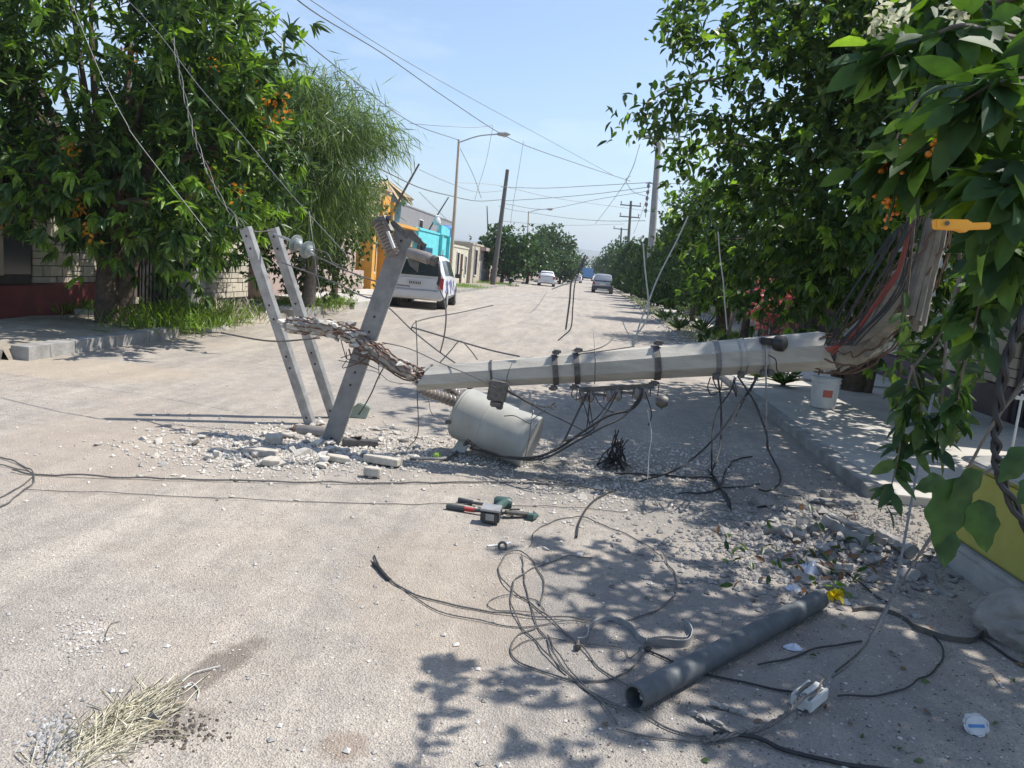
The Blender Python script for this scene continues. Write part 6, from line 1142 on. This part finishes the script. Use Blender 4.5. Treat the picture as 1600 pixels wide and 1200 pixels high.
# ------------------------------------------------------------------ cutting tool
def gp(px, py, z): return GG(px, py, z)
t = thing('cordless_tool', 'dark green cordless cutting tool with grey battery lying on the road', 'power tool', GG(765, 800)); M['tgreen'] = mat('tool_green', (.03, .065, .06), (.045, .09, .08), 9, .5); M['tdark'] = mat('tool_dark', (.035, .04, .045), (.05, .055, .06), 9, .55); M['tred'] = mat('tool_red', (.35, .04, .04))
bc = gp(767, 803, .055)
m = MB(); m.box(bc, (.125, .09, .085), rotm(.15, 0, -.08)); m.build('battery', M['tdark'], t, bevel=.012); m = MB(); m.box(bc+Vector((0, -.0475, .0)), (.055, .004, .045), rotm(.15, 0, -.08)); m.build('battery_label', M['galv'], t)
m = MB(); m.box(bc+Vector((0, -.0, .048)), (.128, .095, .014), rotm(.15, 0, -.08)); m.build('battery_rail', M['galv'], t, bevel=.003)
m = MB(); m.tube(smooth_pts([bc+Vector((.04, .04, .02)), gp(780, 790, .09), gp(792, 782, .08)], 4), .028, 10); m.lathe(gp(772, 783, .07), gp(800, 786, .07), [(0, .03), (.15, .042), (.85, .042), (1, .03)], 16); m.build('housing', M['tgreen'], t, smooth=True)
m = MB(); m.tube([gp(698, 790, .022), gp(726, 794, .024)], .019, 10); m.build('grip', M['tdark'], t, smooth=True); m = MB(); m.tube([gp(726, 794, .024), gp(742, 796, .026)], .0155, 10); m.build('grip_collar', M['tred'], t, smooth=True); m = MB(); m.tube([gp(742, 796, .026), gp(775, 797, .04)], .014, 8); m.build('arm', M['tdark'], t)
m = MB(); m.tube([gp(717, 779, .018), gp(738, 784, .018)], .017, 10); m.build('grip', M['tdark'], t, smooth=True); m = MB(); m.tube([gp(738, 784, .02), gp(765, 788, .03)], .011, 8); m.build('arm', M['galv_dark'], t)
m = MB(); m.bar(gp(790, 799, .04), gp(828, 803, .02), .05, .018); m.bar(gp(796, 795, .045), gp(812, 795, .035), .012, .012); m.build('blade_head', M['galv_dark'], t, bevel=.003); m = MB(); m.box(gp(829, 806, .02), (.045, .05, .04)); m.prism([gp(833, 800, .02), gp(842, 807, .01), gp(833, 812, .01)], (0, 0, .02)); m.build('jaw', M['tgreen'], t, bevel=.004)
M['leaf_shade'] = leafmat('leaf_shaded_green', (.02, .052, .02), (.045, .095, .028), .3, rough=.6)  # darker copy of the near leaf green; shade is put into the colour
# ------------------------------------------------------------------ near overhanging tree (trunk just outside the frame)
nt = thing('overhanging_tree', 'broad leaved tree with orange berries hanging over the right foreground', 'tree', (4.3, 3.4, .0)); trunk_limbs(nt, (4.3, 3.4, 0), (3.9, 3.5, 2.1), [(2.6, 3.3, 3.2), (2.4, 4.4, 3.2), (1.9, 3.6, 2.9), (3.2, 3.9, 3.6), (1.6, 2.9, 2.6), (3.6, 2.9, 3.4), (2.9, 2.4, 3.0), (1.7, 2.4, 2.3)], .13, M['bark'], nb=7)
TWS = [[(1680, 150, 2.0), (1600, 190, 1.9), (1530, 200, 1.8), (1450, 230, 1.75), (1380, 250, 1.75)], [(1680, 60, 2.1), (1590, 60, 2.0), (1500, 40, 1.9), (1430, 70, 1.9), (1375, 90, 1.9)], [(1680, 300, 1.9), (1600, 285, 1.85), (1530, 260, 1.8), (1470, 262, 1.8), (1405, 262, 1.8)], [(1680, -20, 2.2), (1580, 0, 2.1), (1490, 5, 2.1), (1420, 20, 2.1)], [(1700, 250, 1.7), (1620, 260, 1.65), (1580, 290, 1.6), (1560, 320, 1.6)], [(1690, 100, 1.7), (1620, 120, 1.6), (1560, 130, 1.55), (1500, 160, 1.55)],
       [(1650, -60, 3.6), (1560, -10, 3.6), (1500, 60, 3.6), (1470, 120, 3.6)], [(1500, 100, 3.4), (1440, 150, 3.4), (1400, 220, 3.4), (1395, 290, 3.4)], [(1640, 380, 1.8), (1600, 390, 1.75), (1570, 380, 1.7)], [(1550, -60, 2.8), (1480, -30, 3.4), (1430, 10, 3.6), (1410, 40, 3.6)], [(1600, 200, 2.4), (1520, 250, 2.4), (1460, 280, 2.4), (1430, 260, 2.4)], [(1640, 440, 2.4), (1580, 430, 2.4), (1540, 450, 2.4), (1520, 520, 2.4)]]
m = MB(); pts = []; dirs = []
for tw in TWS:
    q = smooth_pts([P(*a) for a in tw], 6); m.tube(q, [.009*(1-.8*i/len(q)) for i in range(len(q))], 6)
    for i in range(1, len(q)):
        d0 = (q[i]-q[i-1]).normalized()
        for k in range(6 if tw[0][2] < 3 else 2):
            v = Vector((R.gauss(0, 1), R.gauss(0, .7), R.gauss(-.35, .7))).normalized(); pts.append(list(q[i]+v*R.uniform(.0, .06))); dirs.append(list((d0*.5+v*.8+Vector((0, 0, -.15))).normalized()))
m.build('twig', M['bark_grey'], nt, smooth=True)
pts = np.array(pts); dirs = np.array(dirs); N = len(pts)
npmesh('crown', leaf_arrays(pts, dirs, RN.uniform(.055, .115, N), RN.uniform(.035, .06, N), .12, .3), LF, [M['leaf_near'], M['leaf_bright'], M['leaf_shade']], RN.choice(3, N, p=[.54, .13, .33]), nt)
# the shading part of this crown: above and right of the frame, plus the mid layer seen top right
ce = clumps([((3.25, 3.9, 3.45), (1.2, 1.35, .6)), ((3.6, 3.1, 3.6), (1.2, 1.3, .6)), ((2.75, 4.9, 3.6), (.6, .9, .45)), ((4.3, 4.8, 3.7), (1.3, 1.2, .7)), ((2.9, 2.6, 3.3), (.7, .9, .45))], 240, .2)
p, d = sprays(ce, 7, .17, 6, (3, 3.8, 2.8), .35, 1.0); N = len(p); npmesh('crown', leaf_arrays(p, d, RN.uniform(.08, .16, N), RN.uniform(.045, .08, N), .12, .3), LF, [M['leaf_near'], M['leaf_big']], RN.integers(0, 2, N), nt)
# berries and blossoms
M['berry'] = mat('orange_berry', (.65, .25, .02), (.55, .15, .02), 60, .4)
bz = [P(*a) for a in [(1403, 245, 1.75), (1392, 262, 1.75), (1382, 300, 1.78), (1392, 312, 1.78), (1386, 340, 1.78), (1478, 208, 1.7), (1465, 220, 1.7), (1410, 232, 1.75)]]
ico = bmesh.new(); bmesh.ops.create_icosphere(ico, subdivisions=2, radius=1); iv = [v.co.copy() for v in ico.verts]; iff = [tuple(v.index for v in f.verts) for f in ico.faces]; ico.free(); m = MB()
for c in bz:
    m = MB()
    for k in range(9): r_ = R.uniform(.005, .0075); q = c+Vector((R.gauss(0, .011), R.gauss(0, .01), R.gauss(0, .014))); m.add([q+v*r_ for v in iv], iff)
    m.build('berries', M['berry'], nt, smooth=True)
wf = np.array([list(P(*a)) for a in [(1395, 35, 1.9), (1380, 45, 1.9), (1490, 15, 1.95), (1500, 25, 1.95), (1385, 25, 1.9)]]); p = np.repeat(wf, 16, 0)+RN.normal(size=(len(wf)*16, 3))*.016; M['wf'] = leafmat('cream_petal', (.6, .6, .45), (.7, .7, .55), .3, tcol=(1, 1, .9)); npmesh('blossom', leaf_arrays(p, nrm(RN.normal(size=p.shape)), np.full(len(p), .03), np.full(len(p), .012)), LF, [M['wf']], np.zeros(len(p), int), nt)
# hanging lower branch
hb = thing('hanging_branch', 'broken leafy branch hanging down in front of the mustard wall', 'branch', P(1450, 900, 2.6)); HB = [[(1500, 430, 2.7), (1470, 520, 2.65), (1425, 580, 2.6), (1412, 650, 2.6), (1402, 720, 2.6), (1385, 790, 2.6)], [(1480, 500, 2.65), (1475, 580, 2.6), (1470, 650, 2.6), (1462, 700, 2.6)], [(1640, 540, 2.3), (1560, 650, 2.3), (1505, 745, 2.3), (1462, 830, 2.3), (1425, 885, 2.3)], [(1640, 680, 2.3), (1570, 720, 2.3), (1505, 760, 2.3)], [(1425, 570, 2.6), (1440, 640, 2.6), (1432, 700, 2.6)], [(1520, 520, 2.5), (1500, 600, 2.5), (1492, 660, 2.5)]]
m = MB(); pts = []; dirs = []
for bi, tw in enumerate(HB):
    q = smooth_pts([P(*a) for a in tw], 6); m.tube(q, [.006*(1-.7*i/len(q)) for i in range(len(q))], 6)
    if bi in (2, 3): continue
    for i in range(3, len(q)):
        for k in range(2): v = Vector((R.gauss(0, .8), R.gauss(0, .5), R.gauss(-.7, .5))).normalized(); pts.append(list(q[i])); dirs.append(list(v))
m.build('twig', M['bark_grey'], hb, smooth=True)
pts = np.array(pts); dirs = np.array(dirs); N = len(pts); npmesh('leaves', leaf_arrays(pts, dirs, RN.uniform(.06, .11, N), RN.uniform(.028, .045, N), .15, .3), LF, [M['leaf_shade'], M['leaf_big'], M['leaf_dark']], RN.integers(0, 3, N), hb)
BL = [(1500, 745, 1472, 868, 1.9), (1535, 735, 1488, 790, 1.9), (1530, 780, 1545, 866, 1.9), (1484, 825, 1478, 888, 1.9), (1478, 750, 1432, 765, 2.1), (1610, 700, 1565, 755, 1.8), (1622, 745, 1595, 790, 1.8)]
def broad_leaf(a, b, wf, par, mt):
    d = b-a; L = d.length; d.normalize(); side = Vector((-d.z, .25*R.uniform(-1, 1), d.x)).normalized(); side = (side-d*side.dot(d)).normalized(); nr = side.cross(d); m = MB(); n = 12; vs = []
    for i in range(n+1):
        t = i/n; w_ = L*wf*.5*(math.sin(math.pi*min(1, t*1.02)**.72)**.85 if t < 1 else 0)*(1+.12*math.sin(t*17+L*90)); c = a+d*(L*t)+nr*(.12*L*t*t)
        for q in (-1, -.5, 0, .5, 1): vs.append(c+side*(w_*q)+nr*(.10*w_*abs(q)*2+.05*w_*math.sin(t*14+q*5)))
    m.add(vs, [(i*5+k, i*5+k+1, (i+1)*5+k+1, (i+1)*5+k) for i in range(n) for k in range(4)]); m.build('large_leaf', M[mt], par, smooth=True)
for i, b in enumerate(BL): broad_leaf(P(b[0], b[1], b[4]), P(b[2], b[3], b[4]-.03), .58, hb, 'leaf_shade')
# climbing/dangling foliage behind on the pavement
dg = thing('hanging_foliage', 'dangling dark green shoots in front of the ashlar wall', 'branch', P(1400, 640, 5.2)); p = []
for (x0, y0, x1, y1, yy) in [(1395, 560, 1400, 640, 5.4), (1500, 600, 1495, 680, 5.2), (1520, 560, 1500, 640, 5.2), (1450, 600, 1440, 660, 5.3), (1530, 420, 1540, 560, 5.3), (1410, 480, 1430, 560, 5.4)]:
    for k in range(18): f = k/17; q = P(x0+(x1-x0)*f+R.gauss(0, 8), y0+(y1-y0)*f, yy+R.gauss(0, .1)); p.append(list(q))
p = np.array(p); npmesh('leaves', leaf_arrays(p, nrm(RN.normal(size=p.shape)*.5-np.array([0, 0, .8])), np.full(len(p), .14), np.full(len(p), .055)), LF, [M['leaf_dark'], M['leaf_big']], RN.integers(0, 2, len(p)), dg)
m = MB(); m.tube([P(1500, 330, 5.3), P(1498, 600, 5.2), P(1495, 680, 5.2)], .012, 5); m.tube([P(1430, 330, 5.4), P(1415, 480, 5.4), P(1400, 640, 5.4)], .01, 5); m.build('twig', M['bark'], dg)
# ------------------------------------------------------------------ haze
hm = bpy.data.materials.new('haze_air'); hm.use_nodes = True; ht = hm.node_tree; ht.nodes.remove(ht.nodes['Principled BSDF'])
pv = ht.nodes.new('ShaderNodeVolumePrincipled'); pv.inputs['Color'].default_value = (.80, .87, .95, 1); pv.inputs['Density'].default_value = .00045; pv.inputs['Anisotropy'].default_value = .3
ht.links.new(pv.outputs[0], ht.nodes['Material Output'].inputs['Volume'])
m = MB(); m.bx(-4300, 4300, -70, 6300, -3, 160); tag(m.build('haze', hm), kind='stuff')
